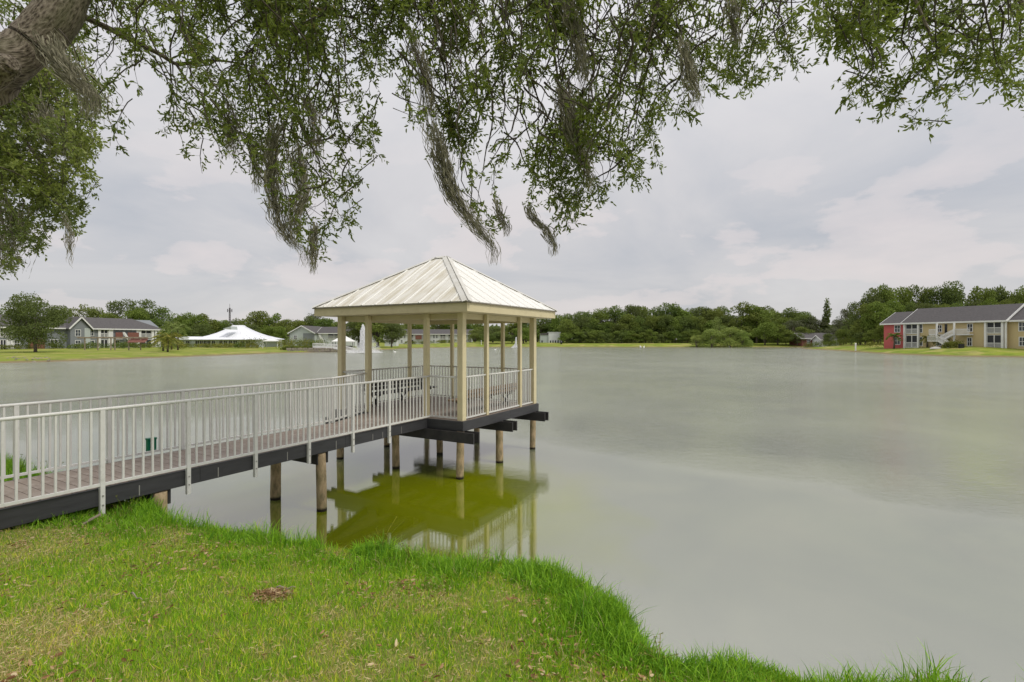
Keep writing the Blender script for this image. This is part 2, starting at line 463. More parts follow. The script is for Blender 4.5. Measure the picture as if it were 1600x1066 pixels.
M['screen'] = NT('porch_screen').base((.030, .032, .036), .5, .3).m
M['wood'] = mottled('weathered_wood', (.22, .18, .13), (.30, .25, .19), 4, .8)
M['stone'] = mottled('grey_stone', (.17, .15, .12), (.29, .26, .21), 4, .85, .2, .4)
M['steel'] = NT('tower_steel').base((.12, .11, .12), .6, .4).m
M['white'] = plain('white_paint', (.78, .78, .76), .5)
M['concrete'] = plain('concrete', (.4, .39, .36))
def dry_mat():
    t = NT('dry_leaf'); g = t.node('ShaderNodeNewGeometry')
    t.base(t.ramp(g.outputs['Random Per Island'], [(0, (.13, .06, .025)), (.4, (.27, .15, .07)), (.75, (.42, .29, .15)), (1, (.55, .44, .27))]), .7, .2); return t.m
M['dry'] = dry_mat()
def spray_mat(name, a):
    t = NT(name); d = t.node('ShaderNodeBsdfDiffuse'); d.inputs['Color'].default_value = (.9, .9, .9, 1)
    tl = t.node('ShaderNodeBsdfTranslucent'); tl.inputs['Color'].default_value = (.9, .9, .92, 1)
    m0 = t.node('ShaderNodeMixShader'); m0.inputs[0].default_value = .5; t.l.new(d.outputs[0], m0.inputs[1]); t.l.new(tl.outputs[0], m0.inputs[2])
    tp = t.node('ShaderNodeBsdfTransparent'); mx = t.node('ShaderNodeMixShader'); mx.inputs[0].default_value = a
    t.l.new(tp.outputs[0], mx.inputs[1]); t.l.new(m0.outputs[0], mx.inputs[2]); t.l.new(mx.outputs[0], t.out.inputs[0]); return t.m
M['jet'] = spray_mat('water_jet', .65)
M['mist'] = spray_mat('water_mist', .55)

# ------------------------------------------------------------------ terrain and lake
EDGE = [(-12, 10.5), (-9.0, 8.9), (-7.2, 7.75), (-5.6, 6.95), (-4.6, 6.45), (-4.13, 5.97), (-3.3, 5.72), (-2.59, 5.56), (-2.01, 5.33), (-1.36, 5.2),
        (-.61, 4.91), (.0, 4.84), (.31, 4.75), (.52, 4.48), (.76, 4.13), (.83, 3.84), (.90, 3.56), (1.06, 3.38), (1.43, 3.40), (2.02, 3.18),
        (2.58, 3.10), (2.96, 3.04), (6, 2.5), (12, .5)]
LAKE = EDGE + [(25, -5), (60, -14), (115, 0), (130, 35), (122, 70), (100, 82), (85, 83), (76, 86), (74.5, 100), (79.5, 117), (85, 136), (86.5, 154),
        (98, 160), (112, 168), (97, 177), (60, 178), (20, 179), (-5, 177), (-26, 171), (-32, 158), (-33, 145), (-38, 128), (-36, 115), (-43, 113),
        (-48, 106.5), (-52, 92), (-56, 81), (-59.5, 67.5), (-63.4, 63), (-78, 52), (-84, 32), (-62, 16), (-30, 13)]
LP = np.array(LAKE, float)
def signed_dist(x, y):
    """distance to the lake's edge, positive on land"""
    x = np.asarray(x, float); y = np.asarray(y, float)
    dm = np.full(x.shape, 1e9); ins = np.zeros(x.shape, bool)
    n = len(LP)
    for i in range(n):
        ax, ay = LP[i]; bx, by = LP[(i + 1) % n]
        ex, ey = bx - ax, by - ay
        t = np.clip(((x - ax) * ex + (y - ay) * ey) / (ex * ex + ey * ey), 0, 1)
        dm = np.minimum(dm, np.hypot(x - ax - t * ex, y - ay - t * ey))
        c = ((ay > y) != (by > y))
        with np.errstate(divide='ignore', invalid='ignore'):
            xi = ax + (y - ay) * ex / (ey if ey != 0 else 1e-12)
        ins ^= c & (x < xi)
    return np.where(ins, -dm, dm)
def height(x, y, d=None):
    x = np.asarray(x, float); y = np.asarray(y, float)
    if d is None: d = signed_dist(x, y)
    wob = (vnoise(x, y, .9, 1) - .5) * .12 + (vnoise(x, y, 4, 2) - .5) * .03
    dn = d + (vnoise(x, y, 1.7, 3, 2) - .5) * .22
    near = np.where(dn > 0, .84 + np.minimum(.13 * np.maximum(dn, 0), .85) , .84 - 1.15 * sstep(0, .75, -dn))
    near = np.where(dn < -.75, -.31 - np.minimum((-dn - .75) * .25, 1.2), near) + wob * np.where(dn > -.3, 1, .3)
    slope = .0045 + (.05 - .0045) * sstep(-40, -20, x) + (.085 - .05) * sstep(45, 66, x) * (1 - sstep(150, 172, y))
    cap = .85 + .6 * sstep(-40, -20, x) + .5 * sstep(45, 66, x) * (1 - sstep(150, 172, y))
    far = np.where(d > 0, .33 * sstep(0, 1.6, d) + slope * d, -.02 + .12 * d)
    far = np.where(d > 0, np.minimum(far, cap), np.maximum(far, -1.5)) + np.where(d > 3, (vnoise(x, y, .08, 4) - .5) * .12, 0)
    wf = sstep(16, 34, np.hypot(x, y))
    return near * (1 - wf) + far * wf
def hz(x, y): return float(height(np.array([x]), np.array([y]))[0])

def axis(lo, hi, step, end, g=1.06):
    a = list(np.arange(lo, hi + 1e-6, step)); s = step; x = hi
    while x < end:
        s = min(s * g, 40); x += s; a.append(x)
    s = step; x = lo
    while x > -end:
        s = min(s * g, 40); x -= s; a.insert(0, x)
    return np.array(a)
gx = axis(-9, 5, .12, 900); gy = axis(-1, 8.5, .12, 900)
GX, GY = np.meshgrid(gx, gy)
GZ = height(GX.ravel(), GY.ravel())
nx, ny = len(gx), len(gy)
idx = np.arange(nx * ny).reshape(ny, nx)
Q = np.stack([idx[:-1, :-1].ravel(), idx[:-1, 1:].ravel(), idx[1:, 1:].ravel(), idx[1:, :-1].ravel()], 1)
tag(link('ground', mesh_np('ground', np.stack([GX.ravel(), GY.ravel(), GZ], 1), Q, M['ground'], smooth=True, nper=4)), kind='structure', label='grassy bank and lawns all round the lake')
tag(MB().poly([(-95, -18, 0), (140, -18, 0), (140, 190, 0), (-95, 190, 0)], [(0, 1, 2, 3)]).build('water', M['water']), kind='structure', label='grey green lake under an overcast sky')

# ------------------------------------------------------------------ pier: walkway and gazebo share one frame (a = away along the walkway, b = to its left)
TH = R(29.717)
N0 = (-1.044, 10.945)
DK = 1.25
def frame(name, *a): return empty(name, (N0[0], N0[1], 0), R(90) - TH, *a)
RH = .956
WB1, WB2 = .93, 2.31           # walkway edges
GD, GS = 3.52, 3.86            # gazebo along a, along b

picket_me = MB().bevbox(-.0115, .0115, -.0115, .0115, 0, RH - .075, .002).mesh('picket', M['rail'])
def add_pickets(parent, p, q, posts, z, spacing=.11, end=.06):
    p = Vector((*p, 0)); q = Vector((*q, 0)); L = (q - p).length; d = (q - p) / L
    ang = math.atan2(d.y, d.x)
    cuts = sorted([0] + list(posts) + [L])
    for s0, s1 in zip(cuts, cuts[1:]):
        g = s1 - s0
        n = max(1, round(g / spacing) - 1)
        for i in range(n):
            s = s0 + g * (i + 1) / (n + 1)
            o = link('picket', picket_me, parent); o.location = p + d * s + Vector((0, 0, z + .045)); o.rotation_euler = (random.uniform(-.004, .004), random.uniform(-.004, .004), ang)
def railing(parent, p, q, posts=(), z=DK, drop=0.0, side=0, label=None):
    """a balustrade: top rail, bottom rail, pickets, posts"""
    r = empty('railing'); r.parent = parent
    P = Vector((*p, 0)); Qv = Vector((*q, 0)); L = (Qv - P).length; d = (Qv - P) / L
    t = MB(); t.tube([P + Vector((0, 0, z + RH - .018)), Qv + Vector((0, 0, z + RH - .018))], .021, 10); t.build('top_rail', M['rail'], r)
    MB().bar(P + Vector((0, 0, z + .043)), Qv + Vector((0, 0, z + .043)), .032, .032).build('bottom_rail', M['rail'], r)
    add_pickets(r, p, q, posts, z + .012)
    n = Vector((-d.y, d.x, 0)) * side
    for s in posts:
        c = P + d * s
        m = MB()
        x0 = c + n * .0
        a, b = c - d * .024, c + d * .024
        m.prism([a - n * .0 + Vector((-n.x, -n.y, 0)) * .024, b - n * .024, b + n * .024, a + n * .024] if side else
                [a + Vector((d.y, -d.x, 0)) * .024, b + Vector((d.y, -d.x, 0)) * .024, b - Vector((d.y, -d.x, 0)) * .024, a - Vector((d.y, -d.x, 0)) * .024], (0, 0, 1))
        m.v = [(v[0], v[1], (z - drop) if v[2] < .5 else z + RH - .03) for v in m.v]
        po = m.build('post', M['rail'], parent if False else r)
        if drop:
            bm_ = MB()
            for dz in (.09, .20):
                bm_.tube([c + n * .022 + Vector((0, 0, z - dz)), c + n * .034 + Vector((0, 0, z - dz))], .010, 8)
            # bolts join the post mesh so that the piece stays one part
            bo = bm_.build('bolt', M['bolt'], r)
    return r

def piles(parent, pts, zt):
    for a, b in pts:
        r = random.uniform(.078, .092); lean = (random.uniform(-.02, .02), random.uniform(-.015, .015))
        n = 9; zz_ = [(-1.7 + (zt + 1.7) * i / n) for i in range(n + 1)]
        MB().tube([(lean[0] * (z), lean[1] * (z), z) for z in zz_], [r * random.uniform(.97, 1.04) * (1 - .02 * z) for z in zz_], 14, jit=.03).build('piling', M['pile'], parent, (a, b, 0))

# walkway
wk = frame('walkway', 'low pier walkway with brown deck boards, charcoal skirt and white picket railings', 'walkway')
WA0 = -10.4
bw = .142
nb = int((0 - WA0) / bw)
board_me = MB().bevbox(0, bw - .007, WB1 + .04, WB2 - .04, DK - .026, DK, .003).mesh('deck_board', M['deck'])
for i in range(nb):
    a0 = -.012 - (i + 1) * bw
    if a0 + bw > -1.45: continue
    o = link('deck_board', board_me, wk, (a0, 0, random.uniform(-.0012, .0012)))
# the last boards widen towards the gazebo opening
i = 0
while True:
    a1 = -.012 - i * bw; a0 = a1 - bw + .007
    if a1 <= -1.46 + 1e-3 or i > 10: break
    far = lambda a: WB2 - .04 + max(0, (a + 1.5) / 1.5) * .5
    m = MB(); z0, z1 = DK - .026, DK
    m.prism([(a0, WB1 + .04, z0), (a1, WB1 + .04, z0), (a1, far(a1), z0), (a0, far(a0), z0)], (0, 0, z1 - z0)); m.build('deck_board', M['deck'], wk)
    i += 1
for (a0, a1) in ((WA0, -7.62), (-7.615, -5.0), (-4.995, -2.4), (-2.395, -.004)):
    MB().bevbox(a0, a1, WB1 - .002, WB1 + .036, DK - .215, DK - .006, .003).build('skirt_board', M['skirt'], wk)
    if a1 < -2: MB().bevbox(a0, a1, WB2 - .036, WB2 + .002, DK - .215, DK - .006, .003).build('skirt_board', M['skirt'], wk)
MB().bevbox(-2.395, -1.5, WB2 - .036, WB2 + .002, DK - .215, DK - .006, .003).build('skirt_board', M['skirt'], wk)
MB().prism([(-1.495, WB2 - .036, DK - .215), (-.02, 2.80, DK - .215), (-.02, 2.84, DK - .215), (-1.495, WB2 + .002, DK - .215)], (0, 0, .209)).build('skirt_board', M['skirt'], wk)
for a in (-5.75, -4.75, -3.62, -2.62, -1.72, -1.45, -.9):
    MB().box(a, a + .011, WB1 - .0045, WB1 - .0021, DK - .20, DK - .03 - random.uniform(0, .06)).build('strap', M['bolt'], wk)
for b in (1.35, 1.85):
    MB().box(WA0, -.05, b - .02, b + .02, DK - .2, DK - .028).build('joist', M['beam'], wk)
for a in (-2.87, -5.47, -8.1):
    for da in (-.115, .085):
        MB().bevbox(a + da, a + da + .036, WB1 + .05, WB2 + .2, DK - .42, DK - .217, .003).build('cap_beam', M['beam'], wk)
piles(wk, [(-2.87, 1.0), (-2.87, 2.28), (-5.47, .99), (-5.47, 2.28), (-8.1, 1.02), (-8.1, 2.28)], DK - .23)
nb_ = WB1 - .03
posts_a = [-.33, -1.29, -2.25, -3.22, -4.19, -5.17, -6.15, -7.13, -8.1, -9.1, -10.1]
railing(wk, (WA0, nb_), (-.02, nb_), [a - WA0 for a in reversed(posts_a[1:])], drop=.33, side=-1)
fa = [-1.5, -2.5, -3.5, -4.5, -5.5, -6.5, -7.5, -8.5, -9.5]
railing(wk, (WA0, WB2 + .03), (-1.5, WB2 + .03), [a - WA0 for a in reversed(fa[1:])], drop=.3, side=1)
railing(wk, (-1.5, WB2 + .03), (-.02, 2.86), [.02, .78], drop=.3, side=1)
gb = empty('utility_box', (0, 0, 0), 0, 'small green plastic box fixed low outside the far walkway railing', 'box')
gb.location = wk.matrix_basis @ Vector((-4.92, WB2 + .10, DK + .02)); gb.rotation_euler = (0, 0, R(90) - TH)
MB().bevbox(-.06, .06, -.035, .035, 0, .2, .006).build('case', M['green_box'], gb)
MB().bevbox(-.065, .065, -.04, .04, .2, .225, .004).build('lid', M['green_box'], gb)

# gazebo
gz = frame('gazebo', 'open gazebo with cream posts and a hipped white metal roof at the pier end', 'gazebo')
nb = int((GD + .02) / bw)
g_me = MB().bevbox(0, bw - .007, .0, GS - .0, DK - .026, DK, .003).mesh('deck_board', M['deck'])
for i in range(nb + 1):
    link('deck_board', g_me, gz, (-.005 + i * (GD / (nb + .95)), 0, random.uniform(-.001, .001)))
sk0, sk1 = DK - .215, DK - .004
MB().bevbox(-.045, -.007, -.045, WB1 - .006, sk0, sk1, .003).build('skirt_board', M['skirt'], gz)
MB().bevbox(-.045, -.007, 2.85, GS + .045, sk0, sk1, .003).build('skirt_board', M['skirt'], gz)
MB().bevbox(-.006, 2.0, -.045, -.007, sk0, sk1, .003).build('skirt_board', M['skirt'], gz)
MB().bevbox(2.005, GD + .045, -.045, -.007, sk0, sk1, .003).build('skirt_board', M['skirt'], gz)
MB().bevbox(-.006, GD + .045, GS + .007, GS + .045, sk0, sk1, .003).build('skirt_board', M['skirt'], gz)
MB().bevbox(GD + .007, GD + .045, -.006, GS + .006, sk0, sk1, .003).build('skirt_board', M['skirt'], gz)
for b in (.6, 1.2, 1.9, 2.5, 3.2):
    MB().box(.0, GD, b - .02, b + .02, DK - .2, DK - .028).build('joist', M['beam'], gz)
for a in (.0, 1.66, 3.42):
    for da in (-.12, .085):
        MB().bevbox(a + da, a + da + .038, -.36, GS + .33, DK - .445, DK - .217, .003).build('cap_beam', M['beam'], gz)
piles(gz, [(a, b) for a in (.0, 1.66, 3.42) for b in (.07, 1.9, 3.76)], DK - .225)
ET, EB, PK = DK + 2.527, DK + 2.345, DK + 3.93
cs = .145
for a, b in ((0, 0), (GD - cs, 0), (0, GS - cs), (GD - cs, GS - cs)):
    MB().bevbox(a, a + cs, b, b + cs, DK + .001, EB - .001, .006).build('corner_post', M['cream'], gz)
ps = .09
OB = ((.98, 1.09), (2.80, 2.91))
for b0, b1 in OB:
    MB().bevbox(0.005, .11, b0, b1, DK + .001, EB - .001, .004).build('post', M['cream'], gz)
for a in (1.0, 2.62):
    MB().bevbox(a, a + ps, .012, .012 + ps, DK + .001, EB - .001, .004).build('post', M['cream'], gz)
    MB().bevbox(a, a + ps, GS - .012 - ps, GS - .012, DK + .001, EB - .001, .004).build('post', M['cream'], gz)
for b in (1.0, 2.78):
    MB().bevbox(GD - .012 - ps, GD - .012, b, b + ps, DK + .001, EB - .001, .004).build('post', M['cream'], gz)
OV = .39
# ring beams between the posts
zb0, zb1 = EB - .13, EB - .003
for (x0, x1, y0, y1) in ((cs + .002, GD - cs - .002, .115, .155), (cs + .002, GD - cs - .002, GS - .155, GS - .115), (.115, .155, .16, GS - .16), (GD - .155, GD - .115, .16, GS - .16)):
    MB().box(x0, x1, y0, y1, zb0, zb1).build('ring_beam', M['soffit'], gz)
MB().box(-OV + .03, GD + OV - .03, -OV + .03, GS + OV - .03, EB + .002, EB + .02).build('ceiling', M['soffit'], gz)
x0, x1, y0, y1 = -OV, GD + OV, -OV, GS + OV
MB().bevbox(x0, x0 + .028, y0 + .029, y1 - .029, EB, ET, .003).build('fascia', M['cream'], gz)
MB().bevbox(x1 - .028, x1, y0 + .029, y1 - .029, EB, ET, .003).build('fascia', M['cream'], gz)
MB().bevbox(x0, x1, y0, y0 + .028, EB, ET, .003).build('fascia', M['cream'], gz)
MB().bevbox(x0, x1, y1 - .028, y1, EB, ET, .003).build('fascia', M['cream'], gz)
roof = empty('roof'); roof.parent = gz
DR = .03
X0, X1, Y0, Y1 = x0 - DR, x1 + DR, y0 - DR, y1 + DR
for (p, q) in (((X0, Y0), (X1, Y0)), ((X1, Y0), (X1, Y1)), ((X1, Y1), (X0, Y1)), ((X0, Y1), (X0, Y0))):
    MB().bar((*p, ET + .008), (*q, ET + .008), .012, .022).build('drip_edge', M['drip'], roof)
rx = (X0 + X1) / 2; ry0 = Y0 + (X1 - X0) / 2; ry1 = Y1 - (X1 - X0) / 2
ZE = ET + .02
TA, TB = Vector((rx, ry0, PK)), Vector((rx, ry1, PK))
def roof_face(c0, c1, top0, top1, mat, spacing=.42):
    c0, c1, top0, top1 = map(Vector, (c0, c1, top0, top1))
    s = (c1 - c0).normalized(); Wd = (c1 - c0).length
    rel = top0 - c0; up = (rel - s * rel.dot(s)); H = up.length; up.normalize(); nn = s.cross(up)
    l = (top0 - c0).dot(s); r_ = (top1 - c0).dot(s)
    mat4 = Matrix((s, up, nn)).transposed().to_4x4(); mat4.translation = c0
    def T(x):
        if x < l: return H * x / l
        if x > r_: return H * (Wd - x) / (Wd - r_)
        return H
    n = round(Wd / spacing); w = Wd / n
    for i in range(n):
        xa, xb = i * w, (i + 1) * w
        xs = [xb] + sorted([x for x in (l, r_) if xa < x < xb], reverse=True) + [xa]
        pts = [(xa, 0, 0), (xb, 0, 0)] + [(x, T(x), 0) for x in xs if T(x) > 1e-4]
        m = MB(); m.prism(pts, (0, 0, .012)); rb = MB()
        for k, xr in enumerate((xb, xa + w / 3, xa + 2 * w / 3)):
            hr, wr = (.030, .021) if k == 0 else (.016, .014)
            if k == 0 and i == n - 1: continue
            t_ = T(xr) - .03
            if t_ > .08: (rb if k == 0 else m).poly([(xr - wr, .0, .0125), (xr + wr, .0, .0125), (xr + wr * .4, .0, hr), (xr - wr * .4, .0, hr),
                                 (xr - wr, t_, .0125), (xr + wr, t_, .0125), (xr + wr * .4, t_, hr), (xr - wr * .4, t_, hr)],
                                [(0, 1, 2, 3), (4, 7, 6, 5), (1, 5, 6, 2), (2, 6, 7, 3), (3, 7, 4, 0)])
        o = m.build('roof_panel', mat, roof)
        o.matrix_local = mat4
        if rb.v: rb.build('seam', M['roof_clean'], roof).matrix_local = mat4
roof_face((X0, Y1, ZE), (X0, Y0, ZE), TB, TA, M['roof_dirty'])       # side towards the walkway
roof_face((X0, Y0, ZE), (X1, Y0, ZE), TA, TA, M['roof_clean'])       # right side
roof_face((X1, Y0, ZE), (X1, Y1, ZE), TA, TB, M['roof_clean'])
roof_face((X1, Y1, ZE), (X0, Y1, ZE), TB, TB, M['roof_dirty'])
def cap(p, q, na, nb_, w=.11):
    """folded metal cap: two thin leaves along a hip"""
    p, q = Vector(p), Vector(q); d = (q - p).normalized(); m = MB()
    for n_, sgn in ((Vector(na).normalized(), 1), (Vector(nb_).normalized(), -1)):
        side = n_.cross(d).normalized() * sgn
        if side.z > 0: side = -side
        a = p + n_ * .03; b = q + n_ * .03
        m.prism([a, b, b + side * w, a + side * w], n_ * .006)
    return m.build('hip_cap', M['flash'], roof)
nW = (TB - Vector((X0, Y1, ZE))).cross(Vector((X0, Y0, ZE)) - Vector((X0, Y1, ZE))) * -1
def nrm(a, b, c):
    n_ = (Vector(b) - Vector(a)).cross(Vector(c) - Vector(a)); return n_ if n_.z > 0 else -n_
NW = nrm((X0, Y1, ZE), (X0, Y0, ZE), TA); NE = nrm((X1, Y1, ZE), (X1, Y0, ZE), TA)
NS = nrm((X0, Y0, ZE), (X1, Y0, ZE), TA); NN = nrm((X0, Y1, ZE), (X1, Y1, ZE), TB)
cap((X0, Y0, ZE), TA, NW, NS); cap((X1, Y0, ZE), TA, NE, NS); cap((X0, Y1, ZE), TB, NW, NN); cap((X1, Y1, ZE), TB, NE, NN)
cap(TA, TB, NW, NE).name = 'ridge_cap'
# gazebo railings
railing(gz, (cs, .055), (1.0, .055)); railing(gz, (1.0 + ps, .055), (2.62, .055)); railing(gz, (2.62 + ps, .055), (GD - cs, .055))
railing(gz, (.055, cs), (.055, .98)); railing(gz, (.055, 2.91), (.055, GS - cs))
railing(gz, (cs, GS - .055), (1.0, GS - .055)); railing(gz, (1.0 + ps, GS - .055), (2.62, GS - .055)); railing(gz, (2.62 + ps, GS - .055), (GD - cs, GS - .055))
railing(gz, (GD - .055, cs), (GD - .055, 1.0)); railing(gz, (GD - .055, 1.0 + ps), (GD - .055, 2.78)); railing(gz, (GD - .055, 2.78 + ps), (GD - .055, GS - cs))

def bench(y_back, sgn, label, slat_mat, a0=.5, a1=3.05):
    o = frame('bench', label, 'bench', 'benches inside the gazebo')
    for k, (dy, z) in enumerate(((.06, .375), (.19, .365), (.32, .365))):
        MB().bevbox(a0, a1, min(y_back + sgn * dy, y_back + sgn * (dy + .115)), max(y_back + sgn * dy, y_back + sgn * (dy + .115)), DK + z - .035, DK + z, .005).build('seat_slat', slat_mat, o)
    for k, z in enumerate((.41, .51)):
        yb = y_back - sgn * (.02 + .03 * k)
        MB().bevbox(a0, a1, yb - .018, yb + .018, DK + z, DK + z + .088, .005).build('back_slat', slat_mat, o)
    for a in (a0 + .25, (a0 + a1) / 2, a1 - .25):
        f = MB()
        f.bar((a, y_back - sgn * .03, DK + .6), (a, y_back + sgn * .05, DK + .33), .05, .03)
        f.bar((a, y_back + sgn * .40, DK + .315), (a, y_back + sgn * .02, DK + .315), .04, .03)
        f.bar((a, y_back + sgn * .33, DK + .31), (a, y_back + sgn * .12, DK + .003), .045, .035)
        f.bar((a, y_back + sgn * .10, DK + .31), (a, y_back + sgn * .30, DK + .003), .045, .035)
        f.build('leg_frame', M['bench_dark'], o)
    return o
bench(.36, 1, 'brown slatted bench along the right side of the gazebo, its back to the near railing', M['bench_brown'])
bench(GS - .36, -1, 'dark slatted bench along the far left railing of the gazebo', M['bench_dark'])

# ------------------------------------------------------------------ foliage tools
def rot_from(d, roll):
    """(n,3) directions + roll -> (n,3,3) matrices whose x axis is d"""
    d = d / np.linalg.norm(d, axis=1, keepdims=True)
    ref = np.where(np.abs(d[:, 2:3]) > .93, np.array([[1., 0, 0]]), np.array([[0, 0, 1.]]))
    y = np.cross(ref, d); y /= np.linalg.norm(y, axis=1, keepdims=True); z = np.cross(d, y)
    c, s = np.cos(roll)[:, None], np.sin(roll)[:, None]
    return np.stack([d, y * c + z * s, -y * s + z * c], 2)
def leaf_mesh(name, P, D, L, Wd, mat, detailed=True, fold=.25, col=None):
    """leaves at P pointing D with length L and width Wd"""
    n = len(P)
    Rm = rot_from(D, rng.uniform(0, 6.283, n))
    if detailed:   # pointed ellipse, a fold along the midrib
        t = np.array([[0, 0, 0], [.32, .48, .1], [.72, .42, .06], [1, 0, -.06], [.72, -.42, .06], [.32, -.48, .1]])
        T0 = np.array([[0, 3, 2], [0, 2, 1], [0, 4, 3], [0, 5, 4]])
    else:
        t = np.array([[0, 0, 0], [.45, .5, .06], [1, 0, 0], [.45, -.5, .06]]); T0 = np.array([[0, 2, 1], [0, 3, 2]])
    loc = t[None] * np.stack([L, Wd, L * fold * 2], 1)[:, None, :]
    V = np.einsum('nij,nkj->nki', Rm, loc) + P[:, None, :]
    k = len(t)
    T = (T0[None] + (np.arange(n) * k)[:, None, None]).reshape(-1, 3)
    c = None if col is None else np.repeat(col, k, 0)
    return mesh_np(name, V.reshape(-1, 3), T, mat, c)

def in_poly(u, v, poly):
    P = np.array(poly, float); ins = np.zeros(u.shape, bool); n = len(P)
    for i in range(n):
        x0, y0 = P[i]; x1, y1 = P[(i + 1) % n]
        c = ((y0 > v) != (y1 > v)); ins ^= c & (u < x0 + (v - y0) * (x1 - x0) / ((y1 - y0) or 1e-9))
    return ins

class Canopy:
    def __init__(s): s.stem = MB(); s.tw = []
    def sprays(s, region, n_str, Z, Zs, drift, per=3, step=.11, top=-130, seed=1, keep=.75, hole=1.4, wander=.25, len_px=None):
        """hanging shoots: each falls from above through the region (outline as seen from the lawn), carrying twigs"""
        r = np.random.default_rng(seed)
        P = np.array(region, float); u0, u1 = P[:, 0].min(), P[:, 0].max(); vb = P[:, 1].max()
        for i in range(n_str):
            for tries in range(40):
                u = r.uniform(u0, u1); v = r.uniform(P[:, 1].min(), vb)
                if in_poly(np.array([u]), np.array([v]), region)[0]: break
            # (u,v) is where the shoot ends; walk upwards from there
            z = Z + r.normal() * Zs
            p = at(u, v, z)
            L = (len_px or 190) * r.uniform(.6, 1.3) * z / F
            pts = [p]; d = Vector((-drift[0] + r.normal() * .42, r.normal() * .5, drift[1])).normalized()
            m = int(L / step) + 2
            for k in range(m):
                q_ = pts[-1]; uu = U0 + q_.x / q_.y * F; vv = V0 - (q_.z - CAMZ) / q_.y * F
                if vv > 5 and not in_poly(np.array([uu]), np.array([vv]), region)[0]: break
                d = (d + Vector((r.normal() * wander, r.normal() * wander * .8, r.normal() * wander * .6 + .05))).normalized()
                pts.append(pts[-1] + d * step)
            if len(pts) < 3: continue
            s.stem.tube(pts, [.0022 + .0009 * k for k in range(len(pts))], 4, caps=False)
            for k, q in enumerate(pts):
                uu = U0 + q.x / q.y * F; vv = V0 - (q.z - CAMZ) / q.y * F
                if vv > 0 and not in_poly(np.array([uu]), np.array([vv]), region)[0]: continue
                if float(vnoise(q.x + q.y * .5, q.z, hole, seed % 5, 2)) < .475 and r.random() < keep: continue
                dd = (pts[max(k - 1, 0)] - pts[min(k + 1, len(pts) - 1)]).normalized()
                nn = per if k else per + 2
                for j in range(nn):
                    td = Vector((r.normal(), r.normal(), r.normal() * .8 - .15)); td = (td.normalized() * .9 + dd * .7).normalized()
                    s.tw.append((q, td, r.uniform(.09, .2)))
    def finish(s, name, parent, mat, nleaf=10, L=.055, Wd=.019, detailed=True):
        q = np.array([t[0] for t in s.tw]); d = np.array([t[1] for t in s.tw]); ln = np.array([t[2] for t in s.tw])
        n = len(q)
        # twig stems as thin triangles
        side = np.cross(d, rng.normal(size=(n, 3))); side /= np.linalg.norm(side, axis=1, keepdims=True)
        V = np.stack([q - side * .0022, q + side * .0022, q + d * ln[:, None]], 1).reshape(-1, 3)
        T = np.arange(3 * n).reshape(-1, 3)
        link('twigs', mesh_np('twigs', V, T, M['twig']), parent)['kind'] = 'stuff'
        s.stem.build('shoots', M['twig'], parent)['kind'] = 'stuff'
        k = nleaf
        f = np.tile(np.linspace(.25, 1, k), (n, 1)) + rng.normal(size=(n, k)) * .04
        P = q[:, None, :] + d[:, None, :] * (f * ln[:, None])[:, :, None]
        D = d[:, None, :] * (.45 + .5 * f[:, :, None]) + rng.normal(size=(n, k, 3)) * .55
        P = P.reshape(-1, 3); D = D.reshape(-1, 3)
        keep = rng.random(len(P)) < .93; P = P[keep]; D = D[keep]
        Ls = L * rng.uniform(.65, 1.2, len(P))
        me = leaf_mesh(name, P, D, Ls, Wd * rng.uniform(.8, 1.25, len(P)), mat, detailed)
        o = link(name, me, parent); o['kind'] = 'stuff'
        print('LEAVES', name, len(P))
        return o

def curve_pts(ctrl, n=24):
    """Catmull-Rom through (Vector, radius)"""
    P = [c[0] for c in ctrl]; Rr = [c[1] for c in ctrl]; m = len(P); o = []; ro = []
    for i in range(m - 1):
        p0, p1, p2, p3 = P[max(i - 1, 0)], P[i], P[i + 1], P[min(i + 2, m - 1)]
        k = max(2, n // (m - 1))
        for j in range(k + (1 if i == m - 2 else 0)):
            t = j / k
            o.append(.5 * ((2 * p1) + (p2 - p0) * t + (2 * p0 - 5 * p1 + 4 * p2 - p3) * t * t + (3 * p1 - p0 - 3 * p2 + p3) * t ** 3))
            ro.append(Rr[i] * (1 - t) + Rr[i + 1] * t)
    return o, ro

# ------------------------------------------------------------------ the big live oak over the lawn
oak = empty('live_oak', (-8.6, 1.6, hz(-8.6, 1.6)), 0, 'large live oak whose bark-ridged limb and drooping mossy boughs hang over the lawn and gazebo', 'tree')
def local(o, p): return Vector(p) - o.location
def limb(parent, ctrl, name='limb', n=24, seg=12, mat='bark', jit=.07, cap_=True):
    pts, rr = curve_pts(ctrl, n)
    k = len(pts)
    if n < 60: pts = [p + Vector((random.gauss(0, 1), random.gauss(0, 1), random.gauss(0, 1))) * rr[i] * .035 for i, p in enumerate(pts)]
    else: rr = [r_ * (1 + .05 * math.sin(i * .3)) for i, r_ in enumerate(rr)]
    o = MB().tube([local(parent, p) for p in pts], rr, seg, caps=cap_, jit=jit * .5).build(name, M[mat], parent)
    # bark furrows run along the limb: unrolled coordinates (round, round, along)
    at_ = o.data.attributes.new('bark', 'FLOAT_VECTOR', 'POINT'); dat = []; s_ = 0
    for i in range(len(pts)):
        if i: s_ += (pts[i] - pts[i - 1]).length
        for k in range(seg):
            a_ = 2 * math.pi * k / seg; dat += [rr[i] * math.cos(a_), rr[i] * math.sin(a_), s_ * .3]
    at_.data.foreach_set('vector', dat)
    return o
g0 = hz(-8.6, 1.6)
limb(oak, [(Vector((-8.6, 1.6, g0 - .4)), .62), (Vector((-8.5, 1.7, g0 + .8)), .48), (Vector((-8.3, 1.9, g0 + 2.0)), .42), (Vector((-7.9, 2.3, g0 + 3.2)), .38)], 'trunk', 30, 20)
